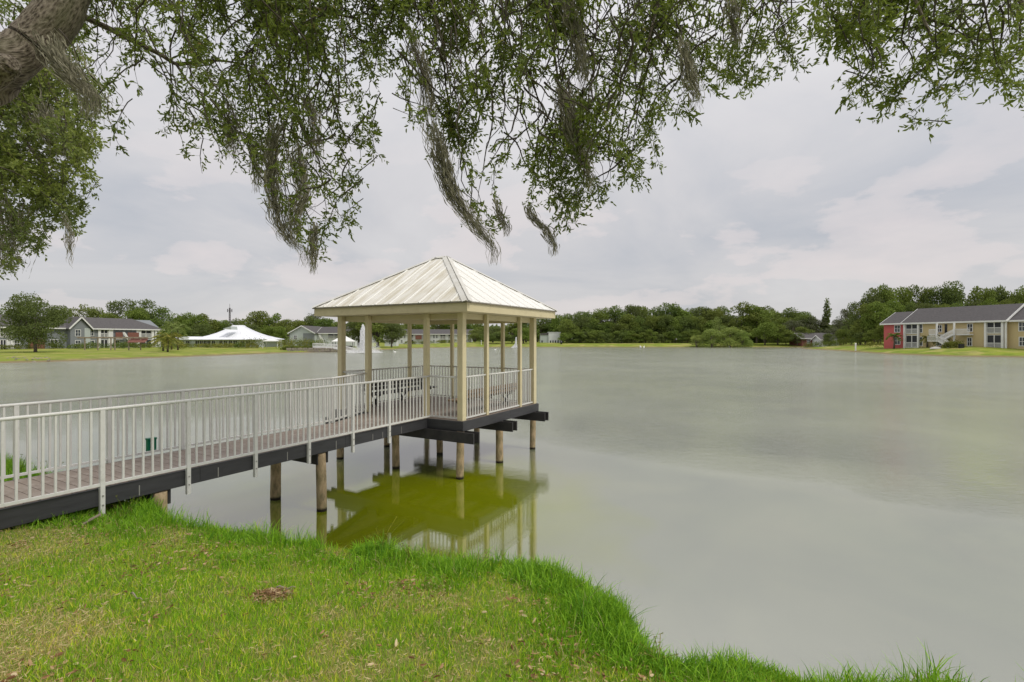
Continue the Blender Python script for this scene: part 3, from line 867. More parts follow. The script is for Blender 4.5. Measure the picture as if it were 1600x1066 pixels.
L1c = [(Vector((-7.9, 2.3, g0 + 3.1)), .36), (Vector((-6.9, 4.0, 5.0)), .27), (at(-70, 135, 5.4), .25), (at(-5, 104, 5.5), .235), (at(52, 66, 5.7), .22), (at(95, 15, 5.8), .205), (at(125, -50, 5.9), .18), (at(180, -160, 6.2), .13), (at(420, -300, 6.4), .11), (at(760, -330, 6.6), .085), (at(1050, -300, 6.4), .06)]
limb(oak, L1c, 'limb', 100, 32, jit=.05)
limb(oak, [(at(-60, 150, 5.1), .16), (at(-30, 125, 5.1), .15), (at(0, 108, 5.05), .13), (at(14, 102, 5.0), .10), (at(20, 100, 4.97), .05)], 'stub', 16, 16)
limb(oak, [(at(70, 0, 6.2), .06), (at(150, 35, 6.2), .036), (at(200, 60, 6.3), .032), (at(250, 85, 6.4), .028), (at(275, 100, 6.5), .024), (at(300, 98, 6.5), .021), (at(345, 95, 6.5), .014), (at(400, 105, 6.5), .007)], 'branch', 40, 8)
limb(oak, [(at(275, 100, 6.5), .018), (at(300, 135, 6.4), .012), (at(335, 160, 6.4), .008), (at(350, 200, 6.4), .004)], 'branch', 16, 6)
limb(oak, [(at(180, -160, 6.2), .08), (at(300, -60, 6.2), .055), (at(390, -5, 6.2), .042), (at(430, 12, 6.2), .036), (at(480, 12, 6.3), .026), (at(560, 30, 6.4), .012)], 'branch', 30, 8)
limb(oak, [(at(395, 0, 6.2), .026), (at(420, 40, 6.2), .02), (at(440, 95, 6.1), .017), (at(445, 135, 6.1), .014), (at(437, 165, 6.1), .011), (at(445, 220, 6.0), .007), (at(455, 290, 6.0), .004)], 'branch', 30, 7)
limb(oak, [(at(425, 15, 6.2), .022), (at(460, 65, 6.3), .017), (at(490, 110, 6.4), .012), (at(520, 145, 6.4), .009), (at(532, 190, 6.4), .005)], 'branch', 26, 7)
limb(oak, [(at(445, 200, 6.1), .009), (at(480, 225, 6.1), .007), (at(510, 260, 6.2), .005), (at(530, 300, 6.2), .003)], 'branch', 16, 6)
limb(oak, [(at(420, -300, 6.4), .05), (at(600, -120, 6.1), .035), (at(660, -20, 6.0), .022), (at(690, 60, 5.9), .012), (at(705, 150, 5.8), .007)], 'branch', 26, 7)
limb(oak, [(at(760, -330, 6.6), .05), (at(820, -120, 6.2), .034), (at(850, 0, 6.0), .02), (at(870, 110, 5.9), .013), (at(880, 210, 5.9), .007), (at(885, 270, 5.9), .004)], 'branch', 26, 7)
limb(oak, [(at(1050, -300, 6.4), .045), (at(1060, -100, 6.0), .03), (at(1030, 0, 5.8), .018), (at(1010, 80, 5.7), .01), (at(990, 180, 5.7), .005)], 'branch', 26, 7)
limb(oak, [(Vector((-8.1, 2.1, g0 + 2.7)), .30), (Vector((-4.5, 1.8, 6.6)), .2), (Vector((-1, 2.4, 7.6)), .14), (Vector((2.2, 3.4, 7.4)), .09), (at(1380, -120, 4.9), .035), (at(1430, 0, 4.7), .014), (at(1470, 90, 4.6), .006)], 'limb', 50, 12)
limb(oak, [(Vector((1.5, 3.1, 7.5)), .07), (at(1500, -160, 4.6), .04), (at(1580, -20, 4.5), .02), (at(1640, 60, 4.5), .01)], 'branch', 24, 8)

RA = [(150, -10), (640, -10), (622, 90), (612, 150), (600, 215), (572, 270), (560, 318), (540, 362), (522, 402), (505, 412), (478, 395), (446, 372), (428, 338), (418, 300), (400, 270), (380, 278), (350, 296), (322, 278), (296, 262), (286, 232), (262, 206), (262, 150), (236, 110), (205, 96), (160, 70)]
RA2 = [(96, -10), (230, -10), (210, 70), (215, 130), (200, 160), (190, 190), (196, 232), (176, 262), (162, 236), (156, 200), (120, 170), (90, 110)]
RB = [(622, -10), (1256, -10), (1246, 50), (1255, 112), (1215, 130), (1198, 118), (1175, 142), (1120, 140), (1078, 175), (1055, 200), (1032, 208), (1030, 255), (1012, 280), (978, 290), (950, 282), (935, 305), (922, 330), (895, 340), (880, 362), (852, 372), (835, 345), (820, 318), (808, 262), (802, 232), (792, 262), (786, 300), (788, 345), (768, 380), (742, 352), (722, 318), (698, 305), (680, 262), (668, 225), (640, 208), (618, 160), (628, 100)]
RC = [(1258, -10), (1640, -10), (1640, 175), (1598, 180), (1590, 135), (1566, 168), (1545, 160), (1535, 138), (1500, 150), (1478, 190), (1440, 200), (1424, 208), (1396, 192), (1366, 198), (1342, 172), (1322, 150), (1318, 108), (1330, 62), (1312, 78), (1290, 80), (1262, 76)]
cn = Canopy()
cn.sprays(RA, 200, 6.2, .45, (.08, .9), per=2, seed=11, len_px=120, keep=.8, hole=2.2)
cn.sprays(RA2, 36, 6.3, .3, (.0, .8), per=2, seed=12, len_px=110)
cn.sprays([(380, -40), (640, -40), (615, 80), (560, 120), (500, 90), (420, 70), (380, 20)], 70, 6.4, .4, (.1, .9), per=3, seed=22, len_px=110)
cn.sprays(RB, 350, 5.9, .45, (.12, .9), per=2, seed=13, len_px=140, keep=.85, hole=2.0)
cn.sprays([(640, -20), (1240, -20), (1230, 60), (1160, 110), (1000, 190), (880, 200), (700, 160), (640, 100)], 60, 6.1, .5, (.0, .9), per=2, seed=23, len_px=120, keep=.9, hole=2.0)
cn.sprays(RC, 112, 5.0, .35, (-.35, .8), per=2, step=.10, seed=14, len_px=120, keep=.85, hole=2.4)
tw_world = cn.tw
cn.tw = [(tuple(local(oak, t[0])), tuple(t[1]), t[2]) for t in cn.tw]
cn.stem.v = [tuple(local(oak, v)) for v in cn.stem.v]
cn.finish('leaves', oak, M['leaf'], 8, .062, .0185, True)
# crown above the frame: it shades the lawn as in the photo
up = []
ru = np.random.default_rng(5)
for i in range(800):
    x = ru.uniform(-10, 5.5); y = ru.uniform(-3.5, 7.4)
    vtop = CAMZ + max(y, 1.0) * .72
    z = max(ru.uniform(6.2, 9.5), vtop + ru.uniform(.1, 1.6))
    if float(vnoise(x, y, .55, 2, 2)) < .44: continue
    d = Vector((ru.normal(), ru.normal(), ru.normal() * .6)).normalized()
    up.append((tuple(local(oak, (x, y, z))), tuple(d), ru.uniform(.2, .5)))
c2 = Canopy(); c2.tw = up; c2.stem.tube([(0, 0, 5), (0, .1, 5.1)], .01, 4)
c2.finish('upper_leaves', oak, M['leaf'], 8, .11, .045, False)

# second, brighter oak bough further back on the left
oak2 = empty('live_oak', (-15.5, 9.0, hz(-15.5, 9.0)), 0, 'sunlit yellow-green oak crown hanging into the frame at the far left, behind the thick limb', 'tree')
q0 = oak2.location.z
limb(oak2, [(Vector((-15.5, 9, q0 - .3)), .4), (Vector((-15.3, 9.1, q0 + 2)), .3), (Vector((-14.6, 9.4, q0 + 4.5)), .24), (Vector((-13.2, 9.8, q0 + 7)), .15)], 'trunk', 24, 14)
limb(oak2, [(Vector((-14.6, 9.4, q0 + 4.5)), .15), (at(-60, 150, 9.8), .09), (at(10, 190, 9.8), .05), (at(60, 250, 9.6), .025), (at(90, 320, 9.4), .01)], 'branch', 30, 8)
limb(oak2, [(Vector((-13.2, 9.8, q0 + 7)), .1), (at(20, 60, 9.8), .05), (at(80, 140, 9.7), .025), (at(120, 230, 9.6), .01)], 'branch', 24, 8)
limb(oak2, [(at(-60, 150, 9.8), .06), (at(-10, 290, 9.6), .035), (at(10, 380, 9.5), .012)], 'branch', 24, 8)
RD = [(-60, 90), (60, 100), (150, 100), (168, 150), (150, 200), (152, 240), (140, 262), (158, 292), (146, 310), (128, 320), (130, 368), (112, 376), (92, 350), (70, 392), (42, 380), (20, 412), (8, 426), (-60, 430)]
c3 = Canopy()
c3.sprays(RD, 330, 9.8, .7, (.4, .6), per=3, step=.16, seed=31, len_px=70, keep=.6, hole=1.6)
c3.sprays([(-60, 0), (120, 0), (140, 120), (60, 150), (-60, 200)], 70, 9.9, .6, (.3, .8), per=3, step=.16, seed=32, len_px=90)
c3.tw = [(tuple(local(oak2, t[0])), tuple(t[1]), t[2] * 1.3) for t in c3.tw]
c3.stem.v = [tuple(local(oak2, v)) for v in c3.stem.v]
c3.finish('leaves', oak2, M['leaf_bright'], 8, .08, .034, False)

# Spanish moss
def moss(path, width, n, label, hang=.28, name='spanish_moss', wisp=.0095, seed=0, parent=None):
    """strands fall from a line of points (Vectors); each is a thin wavy ribbon"""
    r = np.random.default_rng(seed + 900)
    o = None
    base = path[0]
    V = []; T = []
    seglen = [0]
    for a, b in zip(path, path[1:]): seglen.append(seglen[-1] + (b - a).length)
    tot = seglen[-1]
    for i in range(n):
        s0 = r.uniform(0, tot) * r.uniform(.5, 1); 
        L = min(tot - s0 + hang * .6, hang * r.uniform(.7, 2.2))
        if L < .05: L = .08
        m = max(4, int(L / .035)); off = Vector((r.normal(), r.normal(), r.normal() * .3)) * width * .5
        ph = r.uniform(0, 6.28); fq = r.uniform(14, 30); am = r.uniform(.006, .026); w = wisp * r.uniform(.5, 1.3)
        for k in range(m + 1):
            s = s0 + L * k / m
            j = 0
            while j < len(path) - 2 and s > seglen[j + 1]: j += 1
            f_ = (s - seglen[j]) / max(1e-6, seglen[j + 1] - seglen[j])
            p = path[j].lerp(path[j + 1], min(f_, 1.0))
            if f_ > 1: p = p + Vector((0, 0, -1)) * (s - seglen[j + 1]) 
            tp = 1 - .35 * (k / m)
            p = p + off * tp + Vector((math.sin(ph + s * fq), math.cos(ph * 2 + s * fq * .8), 0)) * am
            p = p - base
            ww = w * .72 * (1 - .8 * (k / m))
            ang = ph + k * .7
            sd_ = Vector((math.cos(ang), math.sin(ang), 0)) * ww
            V += [tuple(p - sd_), tuple(p + sd_)]
            if k:
                b = len(V) - 4
                T += [(b, b + 1, b + 3), (b, b + 3, b + 2)]
    me = mesh_np(name, np.array(V), np.array(T), M['moss'])
    if parent:
        o = link(name, me, parent, local(parent, base)); return o
    o = link(name, me, None, base)
    return tag(o, label, 'moss', 'Spanish moss hanging from the oak boughs')
def pth(z, *uv): return [at(u, v, z) for u, v in uv]
MO = [
 (pth(5.9, (433, 185), (423, 240), (424, 290), (436, 350), (452, 378), (476, 392)), .10, 230, 'longest curved beard of Spanish moss, down the left bough above the gazebo', .3),
 (pth(5.9, (470, 150), (486, 173), (492, 215), (495, 250)), .10, 90, 'grey moss tuft in the middle of the left bough, high above the gazebo roof', .22),
 (pth(5.8, (464, 225), (468, 262), (474, 300), (458, 340), (462, 372)), .11, 160, 'thick brown moss clump hanging inside the left bough beside the longest beard', .25),
 (pth(5.8, (491, 345), (490, 375), (489, 412)), .06, 70, 'lowest moss wisp dangling just above and left of the gazebo roof', .2),
 (pth(6.3, (356, 155), (361, 190), (366, 232)), .12, 110, 'short dark moss tuft hanging alone between the left boughs', .2),
 (pth(6.3, (388, 195), (396, 235), (401, 285)), .09, 70, 'ragged moss strand left of the longest beard', .22),
 (pth(5.55, (72, 52), (92, 92), (112, 122), (143, 152)), .17, 190, 'broad pale moss drape falling from the thick limb at the upper left', .4),
 (pth(8.8, (96, 330), (108, 362), (110, 412)), .07, 60, 'small solitary moss wisp below the bright foliage at the far left', .2),
 (pth(5.6, (675, 190), (690, 250), (705, 300), (728, 335), (752, 365), (771, 388)), .11, 300, 'long diagonal beard of moss on the left edge of the central bough', .3),
 (pth(5.6, (772, 310), (780, 335), (790, 356)), .05, 50, 'thin moss wisp at the lower tip of the central bough, right of the diagonal beard', .16),
 (pth(5.5, (872, -25), (890, 30), (902, 70), (910, 118)), .11, 150, 'tan moss streak at the very top of the central bough', .3),
 (pth(5.4, (876, 130), (886, 170), (898, 215), (908, 250), (921, 282)), .12, 220, 'wide tan moss beard running down the middle of the central bough', .25),
 (pth(5.6, (822, 318), (834, 342), (852, 358), (866, 386)), .07, 110, 'hooked moss tail below the right half of the central bough', .16),
 (pth(5.7, (640, 40), (665, 120), (672, 200)), .10, 120, 'thin grey moss among the leaves at the upper left of the central bough', .3),
 (pth(9.2, (70, 150), (80, 190), (100, 230)), .35, 170, 'wispy beige moss veil over the bright foliage below the thick limb', .4),
 (pth(9.2, (5, 300), (12, 350), (10, 410)), .35, 150, 'grey moss veil at the left picture edge in the bright foliage', .4),
 (pth(5.3, (1065, 60), (1075, 110), (1088, 150)), .10, 90, 'faint moss tuft in the right shoulder of the central bough', .25),
 (pth(5.3, (1140, -10), (1146, 25), (1150, 60)), .08, 60, 'tan moss tuft at the top edge, right part of the central bough', .2),
]
for i, (p, w, n, lab, hg) in enumerate(MO): moss(p, w, int(n * 1.35), lab, hg, seed=i)

# ------------------------------------------------------------------ lawn
def blades(name, X, Y, Hh, Wd, col, lean=.5, segs=1, zoff=-.01, label=None):
    n = len(X); Z = height(X, Y) + zoff
    ang = rng.uniform(0, 6.283, n); ln = rng.uniform(.1, 1, n) * lean
    dx, dy = np.cos(ang), np.sin(ang); fa_ = rng.uniform(0, 6.283, n); sx, sy = np.cos(fa_), np.sin(fa_)
    P = np.stack([X, Y, Z], 1); sd_ = np.stack([sx, sy, 0 * sx], 1) * (Wd / 2)[:, None]
    dr = np.stack([dx, dy, 0 * dx], 1)
    if segs == 1:
        tip = P + dr * (Hh * ln)[:, None] + np.array([0, 0, 1.]) * (Hh * np.sqrt(np.maximum(.05, 1 - ln ** 2 * .6)))[:, None]
        V = np.stack([P - sd_, P + sd_, tip], 1); T = np.arange(3 * n).reshape(-1, 3); k = 3
    else:
        def at_(t): return P + dr * (Hh * ln * t ** 2)[:, None] + np.array([0, 0, 1.]) * (Hh * (t - ln * .45 * t ** 2))[:, None]
        m1, m2, tip = at_(.4), at_(.75), at_(1.0)
        V = np.stack([P - sd_, P + sd_, m1 - sd_ * .85, m1 + sd_ * .85, m2 - sd_ * .55, m2 + sd_ * .55, tip], 1)
        T0 = np.array([[0, 1, 3], [0, 3, 2], [2, 3, 5], [2, 5, 4], [4, 5, 6]]); k = 7
        T = (T0[None] + (np.arange(n) * k)[:, None, None]).reshape(-1, 3)
    o = link(name, mesh_np(name, V.reshape(-1, 3), T, M['blade'], np.repeat(col, k, 0)))
    print('BLADES', name, n)
    return tag(o, label, 'grass', None, 'stuff')
def visible(X, Y, m=.25):      # lawn that the place plausibly shows, with a generous margin
    return (Y > 1.7) & (np.abs(X) < Y * 1.02 + 1.2)
def lawn_col(X, Y, n):
    d1 = vnoise(X, Y, 1.1, 5, 4); d2 = vnoise(X, Y, 5.5, 1, 3)
    # dry straw shows in patches, more on the trodden part near the path and by the camera
    dry = sstep(.44, .66, d1 * .55 + d2 * .45 + .08 * sstep(-1.5, -4, X) * sstep(6.3, 4.2, Y) + .05 * sstep(3.4, 2.4, Y))
    q = rng.random(n); r = rng.random(n)
    g = np.array([.09, .27, .010]) * (1 - r[:, None]) + np.array([.42, .66, .03]) * r[:, None]
    yl = np.array([.70, .72, .06])[None] * (.8 + .4 * r[:, None])
    st = np.array([.66, .50, .24])[None] * (.6 + .6 * r[:, None])
    c = np.where((q < .15 + .3 * dry)[:, None], yl, g)
    c = np.where((rng.random(n) < .06 + .5 * dry)[:, None], st, c)
    return c, dry
# short blades: denser near the camera
n = 430000
Y = 1.7 + (8.3 - 1.7) * rng.random(n) ** 1.35
X = rng.uniform(-1, 1, n) * (Y * 1.02 + 1.2)
d = signed_dist(X, Y); ok = (d > -.15)
X, Y, d = X[ok], Y[ok], d[ok]
c, dry = lawn_col(X, Y, len(X))
hh = (.035 + .045 * rng.random(len(X))) * (1 - .35 * dry) * (1 + .35 * (vnoise(X, Y, 3, 6, 2) - .3))
keep = rng.random(len(X)) > .12 * dry
blades('grass', X[keep], Y[keep], hh[keep], (.004 + .004 * rng.random(len(X)))[keep], c[keep], lean=.9, label='short patchy lawn of green blades and straw in front of the lake')
# dead straw lying between the blades
n = 150000
Y = 1.7 + (7.6 - 1.7) * rng.random(n) ** 1.35
X = rng.uniform(-1, 1, n) * (Y * 1.02 + 1.2)
d = signed_dist(X, Y); c, dry = lawn_col(X, Y, n)
k = (d > .1) & (rng.random(n) < .12 + .5 * dry); X, Y = X[k], Y[k]
P = np.stack([X, Y, height(X, Y) + rng.uniform(.006, .045, len(X))], 1); D = np.stack([rng.normal(size=len(X)), rng.normal(size=len(X)), rng.normal(size=len(X)) * .3], 1)
q = rng.random(len(X))[:, None]
tag(link('straw', leaf_mesh('straw', P, D, rng.uniform(.02, .05, len(X)), rng.uniform(.003, .006, len(X)), M['blade'], False, .1, np.array([.42, .30, .13]) * (1 - q) + np.array([.80, .66, .38]) * q)), 'dead straw lying in patches between the lawn blades', 'straw', None, 'stuff')
# longer grass towards the water's edge
def edge_grass(n, dmin, dmax, h0, h1, name, label, pw=1.0, wd=(.005, .010), lean=.9, clump=2.6):
    X = rng.uniform(-13, 7, n * 7); Y = rng.uniform(1.7, 11, n * 7)
    d = signed_dist(X, Y); ok = (d > dmin) & (d < dmax) & visible(X, Y); X, Y, d = X[ok][:n], Y[ok][:n], d[ok][:n]
    cl = vnoise(X, Y, clump, 7, 2); k = rng.random(len(X)) < sstep(.25, .55, cl) * .9 + .1; X, Y, d, cl = X[k], Y[k], d[k], cl[k]
    f = 1 - np.clip((d - 0) / max(dmax, .01), 0, 1)
    h = (h0 + (h1 - h0) * rng.random(len(X)) ** 1.5) * (.55 + .9 * sstep(.3, .75, cl)) * (.35 + .65 * f ** pw)
    r = rng.random(len(X))[:, None]
    c = np.array([.07, .22, .010]) * (1 - r) + np.array([.33, .58, .03]) * r
    c = np.where(rng.random(len(X))[:, None] < .05, np.array([.42, .38, .16])[None], c)
    return blades(name, X, Y, h, rng.uniform(*wd, len(X)), c, lean, 2, label=label)
edge_grass(42000, -.62, .75, .10, .24, 'bank_grass', 'long lush grass fringing the bank along the water')
edge_grass(34000, -.2, 1.6, .05, .11, 'bank_grass', 'knee-high transition of fresh grass behind the bank fringe', 1.2)
# tussocks that stick out at the edge
tx = []; ty = []; th_ = []
for (x, y, r_, n_, h_) in ((-1.30, 5.22, .34, 1500, .30), (.33, 4.62, .42, 2600, .27), (.72, 3.95, .35, 2400, .26), (.80, 3.55, .3, 1800, .24), (1.35, 3.32, .4, 2400, .24), (2.1, 3.12, .4, 1700, .24), (-4.45, 6.35, .5, 1800, .30), (-5.3, 5.9, .5, 1600, .26), (-3.0, 5.6, .5, 1500, .2), (-6.3, 5.7, .5, 1500, .22), (-7.2, 7.6, .5, 900, .45), (-.5, 4.85, .4, 1500, .2)):
    a = rng.uniform(0, 6.283, n_); q = r_ * np.sqrt(rng.random(n_)); tx.append(x + q * np.cos(a)); ty.append(y + q * np.sin(a)); th_.append(h_ * (.35 + .65 * rng.random(n_)) * (1 - .5 * q / r_))
tx, ty, th_ = map(np.concatenate, (tx, ty, th_))
r = rng.random(len(tx))[:, None]
blades('bank_grass', tx, ty, th_, rng.uniform(.005, .011, len(tx)), np.array([.06, .20, .010]) * (1 - r) + np.array([.34, .60, .035]) * r, 1.0, 2, label='tussocks of tall bright grass standing out along the bank')
# fallen oak leaves and mulch
n = 5200
X = rng.uniform(-6, 3, n * 3); Y = 1.8 + 4.6 * rng.random(n * 3)
d = signed_dist(X, Y); cl = vnoise(X, Y, 1.3, 2, 3)
ok = (d > .12) & visible(X, Y) & (rng.random(n * 3) < .05 + .9 * sstep(.50, .68, cl + .07 * sstep(3.6, 2.3, Y) * sstep(-2.5, 0, X)))
X, Y = X[ok][:n], Y[ok][:n]
P = np.stack([X, Y, height(X, Y) + rng.uniform(.012, .04, len(X))], 1)
D = np.stack([rng.normal(size=len(X)), rng.normal(size=len(X)), rng.normal(size=len(X)) * .18], 1)
o = link('fallen_leaves', leaf_mesh('fallen_leaves', P, D, rng.uniform(.03, .06, len(X)), rng.uniform(.01, .02, len(X)), M['dry'], True, .4))
tag(o, 'dry brown oak leaves scattered over the lawn', 'leaves', None, 'stuff')
n = 700
a = rng.uniform(0, 6.283, n); q = np.sqrt(rng.random(n)); X = -1.90 + .17 * q * np.cos(a) + .02; Y = 3.98 + .15 * q * np.sin(a)
P = np.stack([X, Y, height(X, Y) + .01 + .045 * (1 - q ** 2)], 1); D = rng.normal(size=(n, 3)) * np.array([1, 1, .3])
tag(link('mulch', leaf_mesh('mulch', P, D, rng.uniform(.02, .055, n), rng.uniform(.005, .012, n), M['dry'], True, .4)), 'small heap of brown bark mulch in the middle of the lawn', 'mulch', None, 'stuff')
def stick(p, q, r_, label, mat='wood'):
    m = MB(); pts = [Vector(p).lerp(Vector(q), t) + Vector((0, 0, .012 * math.sin(t * 9))) for t in np.linspace(0, 1, 7)]
    tag(m.tube([v - Vector(p) for v in pts], [r_ * (1 - .5 * t) for t in np.linspace(0, 1, 7)], 7, jit=.12).build('stick', M[mat], None, Vector(p)), label, 'stick')
def gp(u, v, z=.9):
    Z = F * (CAMZ - z) / (v - V0); return at(u, v, Z)
p = gp(432, 908, 1.08); q = gp(462, 907, 1.08); stick((p.x, p.y, hz(p.x, p.y) + .05), (q.x, q.y, hz(q.x, q.y) + .04), .008, 'thin pale stick lying beside the mulch heap')
p = gp(205, 925, 1.12); q = gp(222, 938, 1.12); stick((p.x, p.y, hz(p.x, p.y) + .045), (q.x, q.y, hz(q.x, q.y) + .04), .006, 'short grey stick lying on the left of the lawn')
wb = empty('broken_board', (-4.72, 5.72, hz(-4.72, 5.72) + .04), R(35), 'weathered grey board lying tilted in the long grass below the walkway skirt', 'board')
MB().bevbox(-.09, .09, -.025, .025, 0, .014, .003).build('plank', M['wood'], wb, (0, 0, .03), (0, R(-28), 0))
MB().bevbox(-.06, .06, -.010, .010, 0, .012, .002).build('splinter', M['wood'], wb, (.02, .05, .04), (0, R(-22), R(12)))
# weeds with seed heads at the edge
def weed(u, v, Z, h, label, n_=9, mat='shrub'):
    b = at(u, v, Z); b.z = max(hz(b.x, b.y) - .02, -.05)
    o = empty('weed', b, random.uniform(0, 6), label, 'weed', 'seeding weeds along the bank')
    m = MB(); lv = []; dv = []
    for k in range(n_):
        a = random.uniform(0, 6.28); l = random.uniform(.05, .25); hh_ = h * random.uniform(.6, 1)
        pts = [Vector((math.cos(a) * l * t * t, math.sin(a) * l * t * t, hh_ * t)) for t in np.linspace(0, 1, 6)]
        m.tube(pts, .0022, 4, caps=False)
        for t in pts[2:]:
            for _ in range(3): lv.append(tuple(t)); dv.append((random.gauss(0, 1), random.gauss(0, 1), random.gauss(.2, .6)))
    m.build('stem', M[mat], o)
    lv, dv = np.array(lv), np.array(dv); link('leaves', leaf_mesh('leaves', lv, dv, rng.uniform(.015, .035, len(lv)), rng.uniform(.004, .009, len(lv)), M[mat], False), o)['kind'] = 'stuff'
weed(595, 850, 5.15, .34, 'tall seeding weed on the grass tussock left of the gazebo reflection', 5, 'shrub_yellow')
weed(640, 870, 5.0, .3, 'lone pale weed stalk rising beside the gazebo reflection', 4, 'shrub_yellow')
weed(195, 800, 5.95, .4, 'dark arching weed between the two first pilings', 6)
weed(30, 760, 7.6, .5, 'leafy weed seen through the railings at the far left', 12)
weed(75, 760, 7.7, .4, 'thin weed behind the far walkway railing', 6, 'shrub_yellow')
weed(1510, 1058, 3.0, .14, 'small seeding weed at the lower right corner of the bank', 4, 'shrub_yellow')
weed(1030, 1010, 3.4, .2, 'whitish weed in the notch of the bank', 6, 'shrub_yellow')

# ------------------------------------------------------------------ trees across the lake
def clump_tree(seed, blobs, nleaf, size, trunk_h, trunk_r, hgt, spread, shape='round', leafmat='far_leaf'):
    """unit tree about `hgt` tall; crown = leaf faces on uneven clumps; returns (crown mesh, trunk mesh)"""
    r = np.random.default_rng(seed)
    B = []
    for i in range(blobs):
        if shape == 'cone':
            t = (i + .5) / blobs; rad = spread * (1 - t) ** .8 + .15; a = r.uniform(0, 6.28); q = rad * .6 * r.random() ** .5
            c = np.array([q * math.cos(a), q * math.sin(a), trunk_h + (hgt - trunk_h) * t]); s = np.array([rad * .55 + .25, rad * .55 + .25, (hgt) * .045 + .2])
        else:
            a = r.uniform(0, 6.28); t = r.random() ** .8
            q = spread * (.25 + .75 * r.random() ** .5) * (math.sqrt(max(0.05, 1 - (t * 1.02 - .22) ** 2 * 1.25)))
            cz = trunk_h + (hgt - trunk_h) * (.08 + .84 * t)
            c = np.array([q * .74 * math.cos(a), q * .74 * math.sin(a), cz]); sz = spread * r.uniform(.2, .36)
            s = np.array([sz, sz, sz * r.uniform(.6, .85)])
        B.append((c, s))
    w = np.array([b[1][0] ** 2 for b in B]); w /= w.sum()
    k = r.choice(len(B), nleaf, p=w)
    d = r.normal(size=(nleaf, 3)); d /= np.linalg.norm(d, axis=1, keepdims=True)
    rad = 1 - .45 * r.random(nleaf) ** 2 + r.normal(size=nleaf) * .05
    Cc = np.array([b[0] for b in B])[k]; Ss = np.array([b[1] for b in B])[k]
    P = Cc + d * Ss * rad[:, None]
    D = d * .6 + r.normal(size=(nleaf, 3)) * .8
    me = leaf_mesh('crown', P, D, size * r.uniform(.6, 1.3, nleaf), size * r.uniform(.45, .8, nleaf), M[leafmat], False, .15)
    m = MB(); random.seed(seed)
    m.tube([(0, 0, -.5), (.05, 0, trunk_h * .5), (0, .05, trunk_h), (0, 0, hgt * .72)], [trunk_r * 1.3, trunk_r, trunk_r * .8, trunk_r * .25], 8, jit=.05)
    if shape != 'cone':
        for c, s in B[:9]: m.tube([(0, 0, trunk_h * .8), tuple(c * np.array([.45, .45, 1]) * np.array([1, 1, .75])), tuple(c)], [trunk_r * .5, trunk_r * .3, trunk_r * .1], 5, caps=False)
    return me, m.mesh('trunk', M['trunk'])
SP = {}
def species(key, mats, **kw):
    SP[key] = [clump_tree(kw['seed'] + 10 * i, kw['blobs'], kw['n'], kw['size'], kw['th'], kw['tr'], kw['h'], kw['sp'], kw.get('shape', 'round'), mats[i % len(mats)]) for i in range(kw['var'])]
species('oak', ['far_leaf', 'far_leaf', 'far_leaf_mid'], seed=100, blobs=26, n=5200, size=.42, th=1.6, tr=.28, h=10, sp=5.2, var=6)
species('mid', ['far_leaf_mid', 'far_leaf_mid'], seed=200, blobs=22, n=4600, size=.40, th=1.8, tr=.22, h=10, sp=4.6, var=4)
species('pale', ['far_leaf_pale'], seed=300, blobs=20, n=3600, size=.40, th=.5, tr=.2, h=10, sp=4.6, var=3)
species('olive', ['far_leaf_olive'], seed=400, blobs=20, n=2800, size=.34, th=2.4, tr=.2, h=10, sp=4.2, var=2)
species('airy', ['far_leaf', 'far_leaf_mid'], seed=450, blobs=17, n=2900, size=.38, th=3.2, tr=.2, h=10, sp=4.6, var=3)
species('willow', ['willow_leaf'], seed=780, blobs=24, n=4200, size=.42, th=-.6, tr=.2, h=10, sp=5.2, var=3)
species('low', ['far_leaf', 'far_leaf_mid'], seed=700, blobs=22, n=2600, size=.5, th=-.6, tr=.2, h=10, sp=5.2, var=3)
species('lowm', ['far_leaf_mid'], seed=740, blobs=22, n=2600, size=.5, th=-.6, tr=.2, h=10, sp=5.2, var=2)
species('conifer', ['far_leaf'], seed=500, blobs=22, n=3600, size=.5, th=1.0, tr=.25, h=14, sp=1.9, shape='cone', var=1)
species('fine', ['far_leaf'], seed=600, blobs=40, n=15000, size=.30, th=1.7, tr=.24, h=10, sp=6.0, var=1)
HS = {'conifer': 14}
cnt = 0
def tree(key, u, top, Z, wpx, label, group=None, cat='tree', name=None, base=None):
    global cnt
    cnt += 1
    x = (u - U0) / F * Z; b = hz(x, Z) if base is None else base
    htop = CAMZ + (V0 - top) / F * Z - b
    H0 = HS.get(key, 10); sz = htop / H0 / .97
    spr = {'willow': 10.4, 'low': 10.4, 'lowm': 10.4, 'oak': 10.4, 'mid': 9.4, 'pale': 9.2, 'olive': 8.6, 'airy': 9.2, 'conifer': 3.8, 'fine': 11.5}[key]
    sx = (wpx / F * Z) / spr
    cr, tr = SP[key][cnt % len(SP[key])]
    o = empty(name or {'conifer': 'pine_tree'}.get(key, 'tree'), (x, Z, b - .1), random.uniform(0, 6.28), label, cat, group)
    o.scale = (sx, sx, sz)
    link('crown', cr, o); link('trunk', tr, o)
    return o
random.seed(21)
tree('fine', 55, 464, 95, 98, 'broad dark green tree alone on the left shore in front of the grey apartments')
WOOD = ('dark green broadleaf tree in the dense wood across the lake, right of the gazebo', 'trees of the wood across the lake')
tops = [(879, 492), (897, 488), (919, 490), (940, 484), (960, 482), (987, 479), (1003, 479), (1025, 480), (1045, 478), (1063, 485), (1080, 485), (1094, 482), (1112, 482), (1128, 478), (1189, 482), (1207, 487), (1232, 485), (1250, 489)]
for u, v in tops: tree('oak', u, v, random.uniform(212, 226), random.uniform(44, 58), *WOOD)
